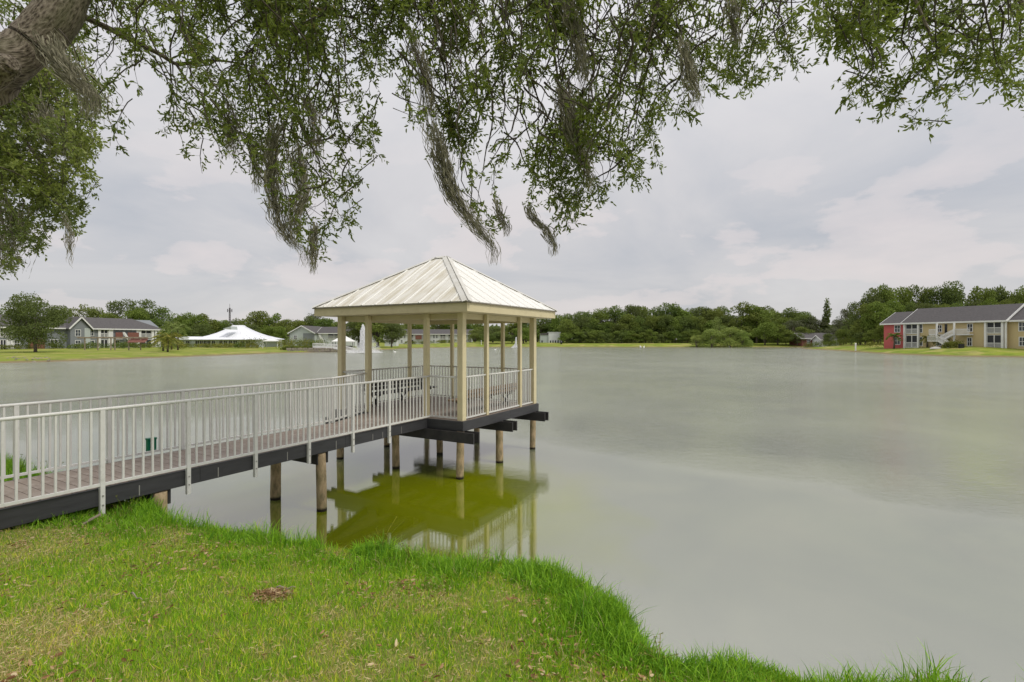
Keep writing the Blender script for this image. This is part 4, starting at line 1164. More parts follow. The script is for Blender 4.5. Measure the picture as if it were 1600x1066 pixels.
for i in range(33):
    u = 884 + i * 11.4; tree(random.choice(['oak', 'oak', 'mid', 'oak']), u + random.uniform(-5, 5), random.uniform(493, 508), random.uniform(205, 209), random.uniform(38, 52), 'mid-height tree in the middle row of the wood across the lake', WOOD[1])
for i in range(38):
    u = 886 + i * 9.4; tree(random.choice(['low', 'low', 'lowm']), u, random.uniform(514, 523), random.uniform(200, 202), random.uniform(26, 38), 'low bushy tree in the front row of the wood across the lake', WOOD[1], base=None)
tree('mid', 1158, 476, 198, 66, 'tallest olive green tree in the wood, above the pale shoreline bush')
tree('mid', 1182, 480, 196, 58, 'rounded olive green tree right of the tallest one in the wood')
tree('pale', 1124, 496, 192, 34, 'grey-green tree standing behind the pale shoreline bush')
tree('willow', 1112, 515, 178, 46, 'pale green willow-like bush overhanging the far shore, left half', cat='bush', name='shore_bush', base=.0)
tree('willow', 1140, 512, 178, 50, 'pale green willow-like bush overhanging the far shore, tallest middle part', cat='bush', name='shore_bush', base=.0)
tree('willow', 1160, 517, 177.5, 34, 'pale green bush at the right end of the overhanging shoreline bushes', cat='bush', name='shore_bush', base=.0)
tree('willow', 1088, 524, 178, 26, 'low pale bush at the left end of the overhanging shoreline bushes', cat='bush', name='shore_bush', base=.0)
for u, v, w in ((1195, 505, 44), (1215, 510, 40), (1228, 516, 30)): tree('mid', u, v, 185, w * 1.15, 'bright green tree reaching the water right of the pale bush', 'bright trees right of the pale bush')
# behind the right peninsula
RP = ('green tree in the grove between the wood and the tan apartment building', 'grove behind the right peninsula')
for u, v, z, w, k in ((1262, 494, 205, 40, 'olive'), (1276, 500, 200, 40, 'olive'), (1240, 500, 190, 40, 'olive'), (1255, 512, 184, 36, 'mid'), (1246, 520, 180, 26, 'oak'), (1310, 500, 190, 42, 'olive'), (1300, 512, 176, 30, 'olive'), (1322, 484, 180, 38, 'olive'), (1296, 522, 168, 24, 'oak'), (1318, 514, 160, 30, 'oak'), (1340, 506, 150, 38, 'oak'), (1352, 497, 150, 40, 'oak'), (1372, 500, 146, 40, 'oak'), (1366, 516, 136, 32, 'mid'), (1345, 520, 140, 28, 'oak'), (1384, 506, 134, 34, 'oak'), (1330, 496, 170, 36, 'oak')):
    tree(k, u, v, z, w, *RP)
tree('conifer', 1292, 470, 200, 19, 'tall narrow dark conifer rising alone above the grove')
BR = ('tall airy oak rising behind the roof of the tan apartment building', 'oaks behind the tan apartment building')
for u, v, w in ((1343, 472, 40), (1363, 456, 46), (1386, 451, 50), (1410, 449, 54), (1432, 451, 50), (1448, 455, 46), (1470, 451, 50), (1490, 446, 56), (1516, 453, 50), (1536, 456, 46), (1553, 455, 50), (1570, 453, 50), (1588, 456, 46), (1606, 452, 54), (1630, 455, 50), (1655, 452, 56)):
    tree(random.choice(['airy', 'oak', 'mid']), u, v, random.uniform(150, 160), w, *BR)
for i in range(14):
    tree(random.choice(['oak', 'mid']), 1352 + i * 24, random.uniform(470, 480), random.uniform(138, 146), random.uniform(44, 54), *BR)
# left side
LB = ('leafy tree behind the roofs of the grey apartment building', 'trees behind the grey apartments')
for u, v, z, w, k in ((-30, 482, 165, 60, 'oak'), (10, 486, 165, 56, 'oak'), (40, 480, 165, 50, 'mid'), (95, 483, 175, 50, 'pale'), (128, 477, 178, 50, 'pale'), (152, 483, 178, 40, 'pale'), (192, 471, 178, 56, 'airy'), (222, 472, 180, 54, 'airy'), (212, 484, 172, 50, 'mid'), (252, 482, 182, 52, 'airy'), (240, 496, 175, 44, 'oak'), (175, 492, 172, 50, 'mid')):
    tree(k, u, v, z, w, *LB)
CB = ('green tree behind the white-roofed clubhouse', 'trees behind the clubhouse')
for u, v, z, w, k in ((285, 491, 200, 50, 'oak'), (305, 494, 195, 46, 'mid'), (325, 493, 200, 56, 'mid'), (345, 500, 205, 40, 'oak'), (375, 498, 205, 50, 'oak'), (400, 488, 205, 66, 'mid'), (425, 492, 202, 50, 'mid'), (445, 501, 200, 50, 'mid'), (385, 508, 190, 60, 'oak'), (430, 510, 190, 50, 'oak'), (280, 505, 182, 44, 'oak'), (310, 508, 186, 50, 'oak')):
    tree(k, u, v, z, w, *CB)
GB = ('tree behind the grey gabled building left of the gazebo', 'trees behind the gabled building')
for u, v, z, w, k in ((465, 502, 225, 46, 'mid'), (485, 497, 230, 50, 'oak'), (506, 499, 225, 46, 'oak'), (525, 505, 220, 44, 'mid'), (492, 489, 240, 34, 'olive'), (545, 503, 215, 50, 'oak')):
    tree(k, u, v, z, w, *GB)
tree('oak', 590, 494, 158, 92, 'large dark green tree behind the fountain, seen through the gazebo')
tree('oak', 560, 500, 160, 60, 'dark tree half hidden by the gazebo post left of the fountain tree')
tree('oak', 612, 506, 155, 46, 'lower dark tree at the right foot of the fountain tree')
CG = ('tree in the background row seen through the gazebo', 'trees seen through the gazebo')
for u, v, z, w, k in ((640, 500, 262, 46, 'mid'), (662, 503, 262, 44, 'mid'), (684, 499, 262, 46, 'pale'), (706, 502, 262, 44, 'mid'), (728, 504, 262, 44, 'oak'), (752, 505, 225, 50, 'mid'), (742, 515, 215, 34, 'pale'), (770, 510, 215, 50, 'oak'), (785, 520, 196, 50, 'oak'), (800, 502, 210, 56, 'mid'), (822, 496, 215, 54, 'oak'), (760, 522, 192, 36, 'oak'), (818, 512, 196, 44, 'oak'), (845, 494, 235, 50, 'oak'), (865, 498, 232, 44, 'oak'), (840, 508, 240, 50, 'mid'), (862, 512, 238, 44, 'oak'), (625, 512, 250, 40, 'oak')):
    tree(k, u, v, z, w, *CG)
# say where in its row each repeated tree stands
ZONES = {'trees of the wood across the lake': [(895, 'just right of the white hall'), (945, 'in the left part of the wood'), (990, 'left of the two white birds'), (1030, 'right of the two white birds'), (1078, 'left of the pale shoreline bush'), (1120, 'above the pale bush, left half'), (1165, 'above the pale bush, right half'), (1205, 'right of the pale shoreline bush'), (1300, 'at the right end of the wood')],
 'oaks behind the tan apartment building': [(1400, 'behind the red end section'), (1440, 'behind the left screened balconies'), (1480, 'behind the white stair'), (1530, 'right of the white stair'), (1580, 'behind the right screened balconies'), (1700, 'at the right picture edge')],
 'grove behind the right peninsula': [(1262, 'left of the lone conifer'), (1288, 'beside the low brown roofs'), (1312, 'just right of the lone conifer'), (1335, 'above the white marker post'), (1360, 'between marker post and red wall'), (1400, 'touching the red end wall')],
 'trees behind the grey apartments': [(20, 'at the left picture edge'), (80, 'behind the lone shore tree'), (140, 'behind the front gable'), (185, 'behind the middle of the roof'), (230, 'behind the right half of the roof'), (300, 'at the right end of the roof')],
 'trees behind the clubhouse': [(300, 'left of the white roof'), (335, 'left of the radio mast'), (380, 'just right of the radio mast'), (410, 'over the right slope of the white roof'), (460, 'right of the white roof')],
 'trees behind the gabled building': [(475, 'over the gable'), (500, 'over the dark roof'), (600, 'beside the left gazebo post')],
 'trees seen through the gazebo': [(690, 'left half'), (745, 'behind the near corner post'), (790, 'right half'), (830, 'by the right corner posts'), (900, 'behind the white hall')]}
SHORT = {'dark green broadleaf tree in the dense wood across the lake, right of the gazebo': 'tall back-row tree of the far wood', 'mid-height tree in the middle row of the wood across the lake': 'mid-height tree of the far wood', 'low bushy tree in the front row of the wood across the lake': 'low bushy front tree of the far wood',
 BR[0]: 'tall oak', RP[0]: 'grove tree', LB[0]: 'tree over the grey apartments', CB[0]: 'tree behind the clubhouse', GB[0]: 'tree behind the gabled building', CG[0]: 'background tree seen through the gazebo'}
for o in list(bpy.data.objects):
    g = o.get('group')
    if g in ZONES and o.get('label') in SHORT:
        u = U0 + o.location.x / o.location.y * F
        z_ = next((t_ for lim, t_ in ZONES[g] if u < lim), ZONES[g][-1][1])
        o['label'] = SHORT[o['label']] + ', ' + z_
# distant wood far behind everything closes the horizon
n_ = 60000
a = rng.uniform(R(-68), R(68), n_); dd = rng.uniform(285, 330, n_); X = np.sin(a) * dd; Y = np.cos(a) * dd
hh = 8 + 4 * vnoise(X, Y, .03, 3, 3)
Zz = rng.random(n_) * hh + .6
P = np.stack([X, Y, Zz], 1)
tag(link('distant_wood', leaf_mesh('distant_wood', P, rng.normal(size=(n_, 3)), rng.uniform(.9, 2.0, n_), rng.uniform(.8, 1.5, n_), M['far_leaf'], False, .15)), 'far wood closing the horizon behind buildings and trees', 'wood', None, 'stuff')

def palm(u, base_v, Z, h, label, cw=1.6, nf=16, mat='far_leaf_pale'):
    x = (u - U0) / F * Z; o = empty('palm_tree', (x, Z, hz(x, Z) - .1), random.uniform(0, 6), label, 'palm')
    MB().tube([(0, 0, 0), (.05, 0, h * .5), (0, .03, h)], [.2, .15, .14], 8, jit=.05).build('trunk', M['trunk'], o)
    P = []; D = []; LL = []
    for k in range(nf):
        a = random.uniform(0, 6.28); e = random.uniform(-.5, 1.1)
        for t in np.linspace(.15, 1, 9):
            c = Vector((math.cos(a) * math.cos(e) * cw * t, math.sin(a) * math.cos(e) * cw * t, h + math.sin(e) * cw * t - .5 * cw * t * t))
            for s in (-1, 1, 0): P.append(tuple(c)); D.append((math.cos(a + s * .9), math.sin(a + s * .9), -.5)); LL.append(cw * .42)
    P, D = np.array(P), np.array(D); link('crown', leaf_mesh('crown', P, D, np.array(LL) * rng.uniform(.7, 1.2, len(P)), np.full(len(P), .12), M[mat], False), o)
    return o
palm(262, 545, 100, 3.2, 'lowest yellow-green palm on the lawn left of the clubhouse', 2.4, 34, 'shrub_yellow')
palm(255, 545, 108, 2.6, 'short yellowish palm just left of the lowest one', 2.0, 26, 'shrub_yellow')
palm(278, 545, 115, 5.2, 'taller palm standing in front of the left end of the clubhouse roof', 2.2, 26)
palm(268, 545, 120, 6.0, 'tallest of the palms left of the clubhouse', 2.2, 26)
def shrub(u, Z, w, h, label, group=None, mat='shrub', n=700, dep=None, name='shrub', cat='shrub', rz=0.0):
    x = (u - U0) / F * Z; b = hz(x, Z)
    d = rng.normal(size=(n, 3)); d /= np.linalg.norm(d, axis=1, keepdims=True); d[:, 2] = np.abs(d[:, 2])
    q = np.abs(d) ** .6 * np.sign(d)
    P = q * np.array([w / 2, (dep or w * .7) / 2, h]) * (1 - .3 * rng.random(n)[:, None] ** 2) * (1 + .12 * rng.normal(size=(n, 1)))
    o = link(name, leaf_mesh(name, P, d * .6 + rng.normal(size=(n, 3)) * .7, rng.uniform(.12, .3, n), rng.uniform(.1, .2, n), M[mat], False), None, (x, Z, b - .05), (0, 0, rz))
    return tag(o, label, cat, group)
for i, (u, Z, w, h) in enumerate(((72, 122, 5, 1.3), (83, 124, 4, 1.1), (122, 122, 4, 1.1), (134, 124, 5, 1.4), (146, 126, 4, 1.5), (180, 128, 4, 1.2), (192, 130, 4.5, 1.6), (204, 131, 4, 1.5), (222, 134, 4, 1.1), (236, 138, 5, 1.2), (30, 118, 4, 1.0), (12, 114, 4, 1.0))):
    shrub(u, Z, w, h, 'rounded green shrub in the bed below the grey apartments', 'shrubs below the grey apartments')
for u, Z, w, h, m_ in ((268, 128, 5, 1.4, 'shrub'), (282, 130, 5, 1.2, 'shrub'), (300, 140, 7, 1.2, 'shrub'), (322, 140, 6, 1.2, 'shrub_yellow'), (336, 140, 5, 1.0, 'shrub'), (350, 138, 5, 1.3, 'shrub_yellow'), (364, 138, 4.5, 1.3, 'shrub_yellow'), (376, 136, 3, 1.5, 'shrub'), (386, 136, 4, 2.4, 'shrub'), (394, 135, 3, 1.3, 'shrub_yellow'), (402, 136, 4, 2.5, 'shrub')):
    shrub(u, Z, w, h, 'trimmed shrub in the bed in front of the clubhouse windows', 'shrubs in front of the clubhouse', m_)
for u, Z, w, h, m_ in ((446, 128, 4, 2.2, 'shrub_yellow'), (456, 128, 5, 2.4, 'shrub'), (468, 129, 5, 2.6, 'shrub_yellow'), (479, 129, 4, 2.5, 'shrub'), (490, 129, 5, 2.3, 'shrub_yellow'), (500, 128, 5, 2.3, 'shrub')):
    shrub(u, Z, w, h, 'flowering shrub on the terrace above the stone seawall', 'terrace shrubs above the seawall', m_)
shrub(470, 119, 9.2, .95, 'long clipped hedge on top of the stone seawall', None, 'shrub', 2600, 1.2, 'hedge', 'hedge')
for u, Z, w, h in ((1472, 103, 3.2, 2.3), (1450, 108, 2.2, 1.3), (1492, 98, 2.6, 1.3), (1484, 99, 2.0, 1.0)):
    shrub(u, Z, w, h, 'green shrub beside the white stair of the tan apartment building', 'shrubs beside the white stair')
shrub(1376, 118, 6, 1.6, 'low shrub at the left foot of the red end wall', None, 'shrub_yellow', 900)
for u in (1270, 1284, 1302, 1318, 1330, 1344, 1358): shrub(u, 160 - (u - 1270) * .25, 5, random.uniform(1.4, 2.4), 'low dark bush at the foot of the grove on the right peninsula', 'bushes at the foot of the grove')
for u in (640, 652, 668, 690, 700, 715, 728): shrub(u, 222, 5, 1.4, 'low bush in front of the long pale building seen through the gazebo', 'bushes before the long pale building')
shrub(697, 196, 6, 1.0, 'dark round bush on the far lawn, seen between the gazebo posts', None)
palm(1397, 535, 111, 3.2, 'small palm in front of the red end wall', 1.3, 16, 'far_leaf_mid')
palm(1449, 535, 106, 2.3, 'small palm left of the white stair', 1.1, 14, 'shrub_yellow')

# ------------------------------------------------------------------ buildings (local x along the facade, y into the building, z up)
def part(parent, name, m, mat, label=None):
    o = m.build(name, M[mat] if isinstance(mat, str) else mat, parent)
    if label: o['label'] = label
    return o
def gable_roof(parent, x0, x1, y0, y1, ze, zr, ov=.5, mat='shingle', name='roof', hip0=False, hip1=False, th=.16, axis_='x'):
    """pitched roof slab with white eave boards"""
    ym = (y0 + y1) / 2
    X0_, X1_, Y0_, Y1_ = x0 - ov, x1 + ov, y0 - ov, y1 + ov
    sl = (zr - ze) / (ym - y0); zE = ze - ov * sl * .6
    h0 = X0_ + (ym - Y0_ if hip0 else 0); h1 = X1_ - (ym - Y0_ if hip1 else 0)
    v = [(X0_, Y0_, zE), (X1_, Y0_, zE), (h1, ym, zr), (h0, ym, zr), (X0_, Y1_, zE), (X1_, Y1_, zE)]
    v2 = [(a, b, c + th) for a, b, c in v]
    f = [(0, 3, 2, 1), (3, 4, 5, 2), (6, 7, 8, 9), (9, 8, 11, 10), (0, 1, 7, 6), (5, 4, 10, 11)]
    f += [(0, 6, 9, 3), (3, 9, 10, 4), (1, 2, 8, 7), (2, 5, 11, 8)]
    r = part(parent, name, MB().poly(v + v2, f), mat)
    m = MB(); m.bar((X0_, Y0_ - .05, zE + .04), (X1_, Y0_ - .05, zE + .04), .09, .3)
    if not hip0: m.bar((X0_ - .03, Y0_, zE + .0), (X0_ - .03, ym, zr + .0), .08, .34); m.bar((X0_ - .03, Y1_, zE), (X0_ - .03, ym, zr), .08, .34)
    if not hip1: m.bar((X1_ + .03, Y0_, zE + .0), (X1_ + .03, ym, zr + .0), .08, .34); m.bar((X1_ + .03, Y1_, zE), (X1_ + .03, ym, zr), .08, .34)
    part(r, 'eave_trim', m, 'trim')
    return r
def gable_wall(x0, x1, y0, y1, z0, ze, zr):
    """house body with gable ends on its x faces"""
    ym = (y0 + y1) / 2
    return MB().prism([(x0, y0, z0), (x0, y0, ze), (x0, ym, zr), (x0, y1, ze), (x0, y1, z0)], (x1 - x0, 0, 0))
def window(parent, x0, x1, z0, z1, y=0.0, mull=1, pane='glass', trim='trim', proud=.05, cross=True):
    w = MB(); t = .11
    w.box(x0 - t, x1 + t, y - proud, y + .01, z1, z1 + t); w.box(x0 - t, x1 + t, y - proud - .03, y + .01, z0 - t, z0)
    w.box(x0 - t, x0, y - proud, y + .01, z0, z1); w.box(x1, x1 + t, y - proud, y + .01, z0, z1)
    for i in range(mull):
        c = x0 + (x1 - x0) * (i + 1) / (mull + 1); w.box(c - .035, c + .035, y - proud + .01, y + .01, z0, z1)
    if cross: w.box(x0, x1, y - proud + .012, y + .008, (z0 + z1) / 2 - .035, (z0 + z1) / 2 + .035)
    f = part(parent, 'window', w, trim)
    part(f, 'pane', MB().box(x0, x1, y - .02, y + .005, z0, z1), pane)
    return f
def porch(parent, x0, x1, z0, z1, y=0.0, rail=True, cols=3):
    """screened balcony: recess, screen, posts and a slatted rail"""
    f = part(parent, 'balcony', MB().box(x0, x1, y - .04, y + .02, z0, z1), 'screen')
    m = MB(); t = .12
    for i in range(cols):
        c = x0 + (x1 - x0) * i / (cols - 1); m.box(c - t / 2, c + t / 2, y - .14, y - .04, z0, z1)
    m.box(x0, x1, y - .13, y - .04, z0 - .12, z0 + .05); m.box(x0, x1, y - .13, y - .04, z1 - .1, z1)
    part(f, 'frame', m, 'trim')
    if rail:
        m = MB(); m.box(x0, x1, y - .2, y - .141, z0 + .95, z0 + 1.05)
        n_ = int((x1 - x0) / .14)
        for i in range(n_ + 1): c = x0 + (x1 - x0) * i / n_; m.box(c - .025, c + .025, y - .19, y - .15, z0, z0 + .95)
        part(f, 'rail', m, 'trim')
    return f

# --- tan and red apartments on the right
def on_line(P0, e, u):
    k = (u - U0) / F; return (P0[1] * k - P0[0]) / (e[0] - e[1] * k)
P0 = (84.2, 115.0); e = (.32, -.947)
bz = hz(P0[0] + 3, P0[1] - 9) - .05
b1 = empty('apartment_building', (P0[0], P0[1], bz), math.atan2(e[1], e[0]), 'two-storey tan apartment building with a red end wall, dark shingle roof and white outside stair', 'building')
T = lambda u: on_line(P0, e, u)
t1, t2, t3 = T(1412.5), T(1571), T(1571) + 14
ez = 5.25
part(b1, 'wall', gable_wall(0, t1, .35, 9.6, -.6, ez, 7.9), 'red_wall', 'red end section wall')
part(b1, 'wall', gable_wall(t1 + .01, t2, .1, 9.9, -.6, ez, 8.3), 'tan_wall', 'tan main wall')
part(b1, 'wall', gable_wall(t2 + .01, t3, .75, 9.3, -.6, ez, 7.8), 'tan_wall', 'tan wing wall')
gable_roof(b1, 0, t1 - .3, .3, 9.6, ez, 7.8)
gable_roof(b1, t1 + .2, t2 - .2, .05, 9.9, ez + .05, 8.35, .55)
gable_roof(b1, t2 + .45, t3, .7, 9.3, ez, 7.75)
window(b1, T(1396.5), T(1404.5), 3.35, 4.75, .35); window(b1, T(1396.5), T(1404.5), .65, 2.1, .35)
for (ua, ub) in ((1415.5, 1434), (1542, 1565)):
    porch(b1, T(ua), T(ub), 2.95, 5.0, .1); porch(b1, T(ua), T(ub), .05, 2.6, .1)
for u in (1414, 1435.5, 1540.5, 1567): part(b1, 'column', MB().bevbox(T(u) - .16, T(u) + .16, -.32, .099, -.4, 5.05, .02), 'trim')
for (ua, ub) in ((1437, 1440.5),): window(b1, T(ua), T(ub), 3.2, 4.9, .1, 0); window(b1, T(ua), T(ub), .4, 2.2, .1, 0)
# entry bay: recess, landings, windows
xa, xb = T(1458), T(1521)
part(b1, 'entry_recess', MB().box(xa, xb, .02, .095, -.3, 5.0), M['tan_wall'])
for (ua, ub, z0, z1) in ((1465, 1471, 3.3, 4.6), (1512, 1519, 3.3, 4.7), (1465, 1470, .5, 2.0), (1512, 1518, .5, 2.0)): window(b1, T(ua), T(ub), z0, z1, .02, 1, 'dark_in')
part(b1, 'door', MB().box(T(1476), T(1480), -.03, .019, 2.8, 4.8), 'dark_in')
for (ua, ub) in ((1458, 1472), (1500, 1521)):
    part(b1, 'landing', MB().box(T(ua), T(ub), -1.25, .015, 2.55, 2.78), 'trim')
    m = MB(); xa_, xb_ = T(ua), T(ub); m.box(xa_, xb_, -1.3, -1.22, 3.7, 3.8)
    k = int((xb_ - xa_) / .15)
    for i in range(k + 1): c = xa_ + (xb_ - xa_) * i / k; m.box(c - .03, c + .03, -1.29, -1.23, 2.78, 3.7)
    part(b1, 'landing_rail', m, 'trim')
for u in (1470.8, 1498): part(b1, 'column', MB().bevbox(T(u) - .13, T(u) + .13, -1.5, -1.24, -.4, 5.0, .02), 'trim')
st = empty('stair'); st.parent = b1
xs0, xs1 = T(1471), T(1499); zm = 1.45
m = MB().box(xs0 - .8, xs0 + 1.1, -2.9, -1.55, zm - .15, zm); part(st, 'mid_landing', m, 'trim')
n_ = 9
for i in range(n_):
    f_ = i / n_
    part(st, 'tread', MB().box(xs0 + 1.1 + (xs1 - xs0 - 1.0) * f_, xs0 + 1.1 + (xs1 - xs0 - 1.0) * (f_ + .13), -2.1, -1.5, zm + (2.7 - zm) * f_ - .05, zm + (2.7 - zm) * f_ + .05), 'trim')
for i in range(n_):
    f_ = i / n_
    part(st, 'tread', MB().box(xs0 + 1.1 + (xs1 - xs0 - 1.0) * f_, xs0 + 1.1 + (xs1 - xs0 - 1.0) * (f_ + .13), -2.95, -2.2, zm * (1 - f_) - .05, zm * (1 - f_) + .05), 'trim')
m = MB()
for (y_, za, zb) in ((-1.5, zm, 2.7), (-2.12, zm, 2.7), (-2.18, zm, 0), (-2.97, zm, 0)):
    p_, q_ = Vector((xs0 + 1.1, y_, za)), Vector((xs1 + .1, y_, zb))
    m.bar(p_, q_, .05, .28); m.bar(p_ + Vector((0, 0, .95)), q_ + Vector((0, 0, .95)), .06, .1)
    for i in range(19): c = p_.lerp(q_, i / 18); m.box(c.x - .025, c.x + .025, y_ - .02, y_ + .02, c.z, c.z + .95)
for i in range(12): c = xs0 - .8 + i * .17; m.box(c - .025, c + .025, -2.92, -2.88, zm, zm + .95)
m.box(xs0 - .8, xs0 + 1.1, -2.94, -2.86, zm + .9, zm + 1.0)
part(st, 'stair_rail', m, 'trim')
xw = T(1590)
window(b1, T(1588.5), T(1597.5), 3.3, 4.8, .75); window(b1, T(1589), T(1597.5), .6, 2.1, .75)
part(b1, 'column', MB().bevbox(t2 - .1, t2 + .2, -.1, .09, -.4, 5.1, .02), 'trim')
tag(MB().bevbox(-.35, .35, -.3, .3, 0, .8, .03).build('air_conditioner', M['dark_in'], None, at(1502, 537, 96.5)), 'dark air conditioning unit at the foot of the tan building', 'appliance')
bpy.data.objects['air_conditioner'].location.z = hz(at(1502, 537, 96.5).x, 96.5) - .03
x_, y_ = at(1462, 0, 99).x, 99
kt = empty('covered_kayak', (x_, y_, hz(x_, y_)), R(20), 'upturned pale rowing boat lying on the lawn before the tan building', 'boat')
m = MB(); n_ = 10
ring = []
for i in range(n_ + 1):
    t = i / n_ * 2 - 1; w_ = .45 * (1 - t * t) ** .6 + .02; h_ = .42 * (1 - t * t) ** .5 + .03
    ring.append([(t * 1.7, w_ * math.cos(a_), h_ * math.sin(a_)) for a_ in np.linspace(0, math.pi, 7)])
vv = [p for r_ in ring for p in r_]; ff = [(i * 7 + j, (i + 1) * 7 + j, (i + 1) * 7 + j + 1, i * 7 + j + 1) for i in range(n_) for j in range(6)]
kt.name = 'rowing_boat'; m.poly(vv, ff, True).build('hull', M['concrete'], kt); MB().box(-1.5, 1.5, -.03, .03, .42, .47).build('keel', M['wood'], kt)
x_, y_ = at(1337, 0, 118).x, 118
sp_ = empty('marker_post', (x_, y_, hz(x_, y_)), 0, 'short white post standing on the lawn of the right peninsula', 'post')
MB().bevbox(-.12, .12, -.12, .12, -.1, 1.85, .02).build('post', M['white'], sp_); MB().poly([(-.15, -.15, 1.851), (.15, -.15, 1.851), (.15, .15, 1.851), (-.15, .15, 1.851), (0, 0, 2.0)], [(0, 1, 4), (1, 2, 4), (2, 3, 4), (3, 0, 4), (3, 2, 1, 0)]).build('cap', M['white'], sp_)

# small houses behind the grove
def small_house(u, Z, w, d_, he, hr, wall, label, rz=0.0, base=None, cat='building', wins=3, roofm='shingle', name='house', hip=False):
    x = (u - U0) / F * Z; b = hz(x, Z) if base is None else base
    o = empty(name, (x, Z, b - .1), rz, label, cat)
    if hip: part(o, 'wall', MB().box(-w / 2, w / 2, 0, d_, -.3, he), wall)
    else: part(o, 'wall', gable_wall(-w / 2, w / 2, 0, d_, -.3, he, hr - .1), wall)
    gable_roof(o, -w / 2, w / 2, 0, d_, he, hr, .4, roofm, hip0=hip, hip1=hip)
    for i in range(wins):
        c = -w / 2 + w * (i + .5) / wins; window(o, c - .45, c + .45, .9, 2.1)
        if he > 4.5: window(o, c - .45, c + .45, 3.4, 4.6)
    return o
small_house(1284, 178, 14, 8, 2.6, 4.4, 'brick_red', 'low brown-roofed house half hidden in the trees between wood and peninsula')
small_house(1297, 172, 6, 5, 2.4, 3.8, 'white_wall', 'small white house beside the brown-roofed one in the trees', wins=2)

# --- grey apartments on the left
P1 = (-108.8, 130.0); e1 = (.38, .925)
bz = hz(-104, 138) - .2
b2 = empty('apartment_building', (P1[0], P1[1], bz), math.atan2(e1[1], e1[0]), 'long two-storey grey apartment building with white trim and dark roof on the left shore', 'building')
# the interior lies on the far side: local +y points left, so the facade is at y = 0 facing the lake
T = lambda u: on_line(P1, e1, u)
L0, L1_ = -34, T(252)
part(b2, 'wall', gable_wall(L0, L1_, 0, 10, -.5, 5.35, 8.0), 'grey_wall')
gable_roof(b2, L0, L1_, 0, 10, 5.3, 8.1, .6, hip1=True)
# cross gable that steps forward
c0, c1 = T(104), T(135)
blk = MB().prism([(c0, -1.6, -.5), (c0, -1.6, 5.3), ((c0 + c1) / 2, -1.6, 7.7), (c1, -1.6, 5.3), (c1, -1.6, -.5)], (0, 6, 0))
part(b2, 'gable_wing', blk, 'grey_wall')
part(b2, 'pale_wall', MB().box(T(126), c1 + .03, -1.66, -.02, -.5, 5.28), 'light_wall')
m = MB(); cm = (c0 + c1) / 2
for s_ in (-1, 1):
    xe = c0 - .5 if s_ < 0 else c1 + .5
    m.prism([(xe, -2.1, 4.95), (cm, -2.1, 7.95), (cm, -2.1, 8.13), (xe, -2.1, 5.13)], (0, 6.5, 0))
g_ = part(b2, 'roof', m, 'shingle')
m = MB(); m.bar((c0 - .5, -2.15, 5.0), (cm, -2.15, 8.0), .08, .3); m.bar((c1 + .5, -2.15, 5.0), (cm, -2.15, 8.0), .08, .3); part(g_, 'eave_trim', m, 'trim')
for ua, ub in ((112, 119.5),): window(b2, T(ua), T(ub), 3.3, 4.8, -1.6); window(b2, T(ua), T(ub), .6, 2.1, -1.6)
window(b2, T(139), T(146), 3.4, 4.8); window(b2, T(139), T(147), .6, 2.1)
for ua, ub in ((157, 168), (219, 236), (0, 9)):
    porch(b2, T(ua), T(ub), 3.0, 5.0, 0, True); porch(b2, T(ua), T(ub), .05, 2.4, 0, False)
for u in (154.5, 170.5, 174, 214, 218, 238, 243, 248, 12, 18): part(b2, 'pilaster', MB().bevbox(T(u) - .3, T(u) + .3, -.3, -.005, -.4, 5.1, .02), 'trim')
for ua, ub in ((177, 188), (196, 213)):
    part(b2, 'balcony_panel', MB().box(T(ua), T(ub), -1.1, -.9, 2.6, 4.3), 'brick_red'); part(b2, 'balcony_floor', MB().box(T(ua), T(ub), -1.09, -.01, 2.45, 2.59), 'trim')
part(b2, 'red_wall', MB().box(T(44), T(70), -.06, -.01, 0, 2.6), 'brick_red')
for ua, ub, va, vb_ in ((23, 30, .8, 2.2), (79, 90, .5, 2.3), (180, 186, .6, 2.1), (200, 210, .3, 2.2)): window(b2, T(ua), T(ub), va, vb_, -.01, 1, 'dark_in')
m = MB()
for (ua, ub, za, zb) in ((188, 196, 4.3, 2.4),):
    m.bar((T(ua), -1.6, za), (T(ub), -1.6, zb), .1, .35); m.bar((T(ua), -1.0, za), (T(ub), -1.0, zb), .1, .35)
part(b2, 'stair_rail', m, 'trim')
# lakeside pergola
x_, y_ = at(178, 0, 112).x, 112
pg = empty('pergola', (x_, y_, hz(x_, y_)), R(8), 'long weathered wooden pergola on posts standing on the left shore lawn', 'pergola')
for i, u in enumerate((-5.8, -3.2, -.6, .2, 3.0, 5.4)): MB().bevbox(u - .1, u + .1, -.1, .1, -.1, 2.6, .02).build('post', M['wood'], pg)
MB().bevbox(-7.2, 6.8, -.14, .14, 2.601, 2.82, .02).build('beam', M['wood'], pg)
for i in range(12): MB().box(-6.9 + i * 1.2, -6.78 + i * 1.2, -1.0, 1.0, 2.821, 2.94).build('rafter', M['wood'], pg)
aw = MB().prism([(3.2, -1.0, 1.7), (6.8, -1.0, 1.7), (6.8, .4, 2.55), (3.2, .4, 2.55)], (0, 0, .06)).build('awning', M['brick_red'], pg)
for i, (x_, y_, s_, lb) in enumerate(((at(1, 0, 66).x, 66, 1.0, 'a'),)): pass
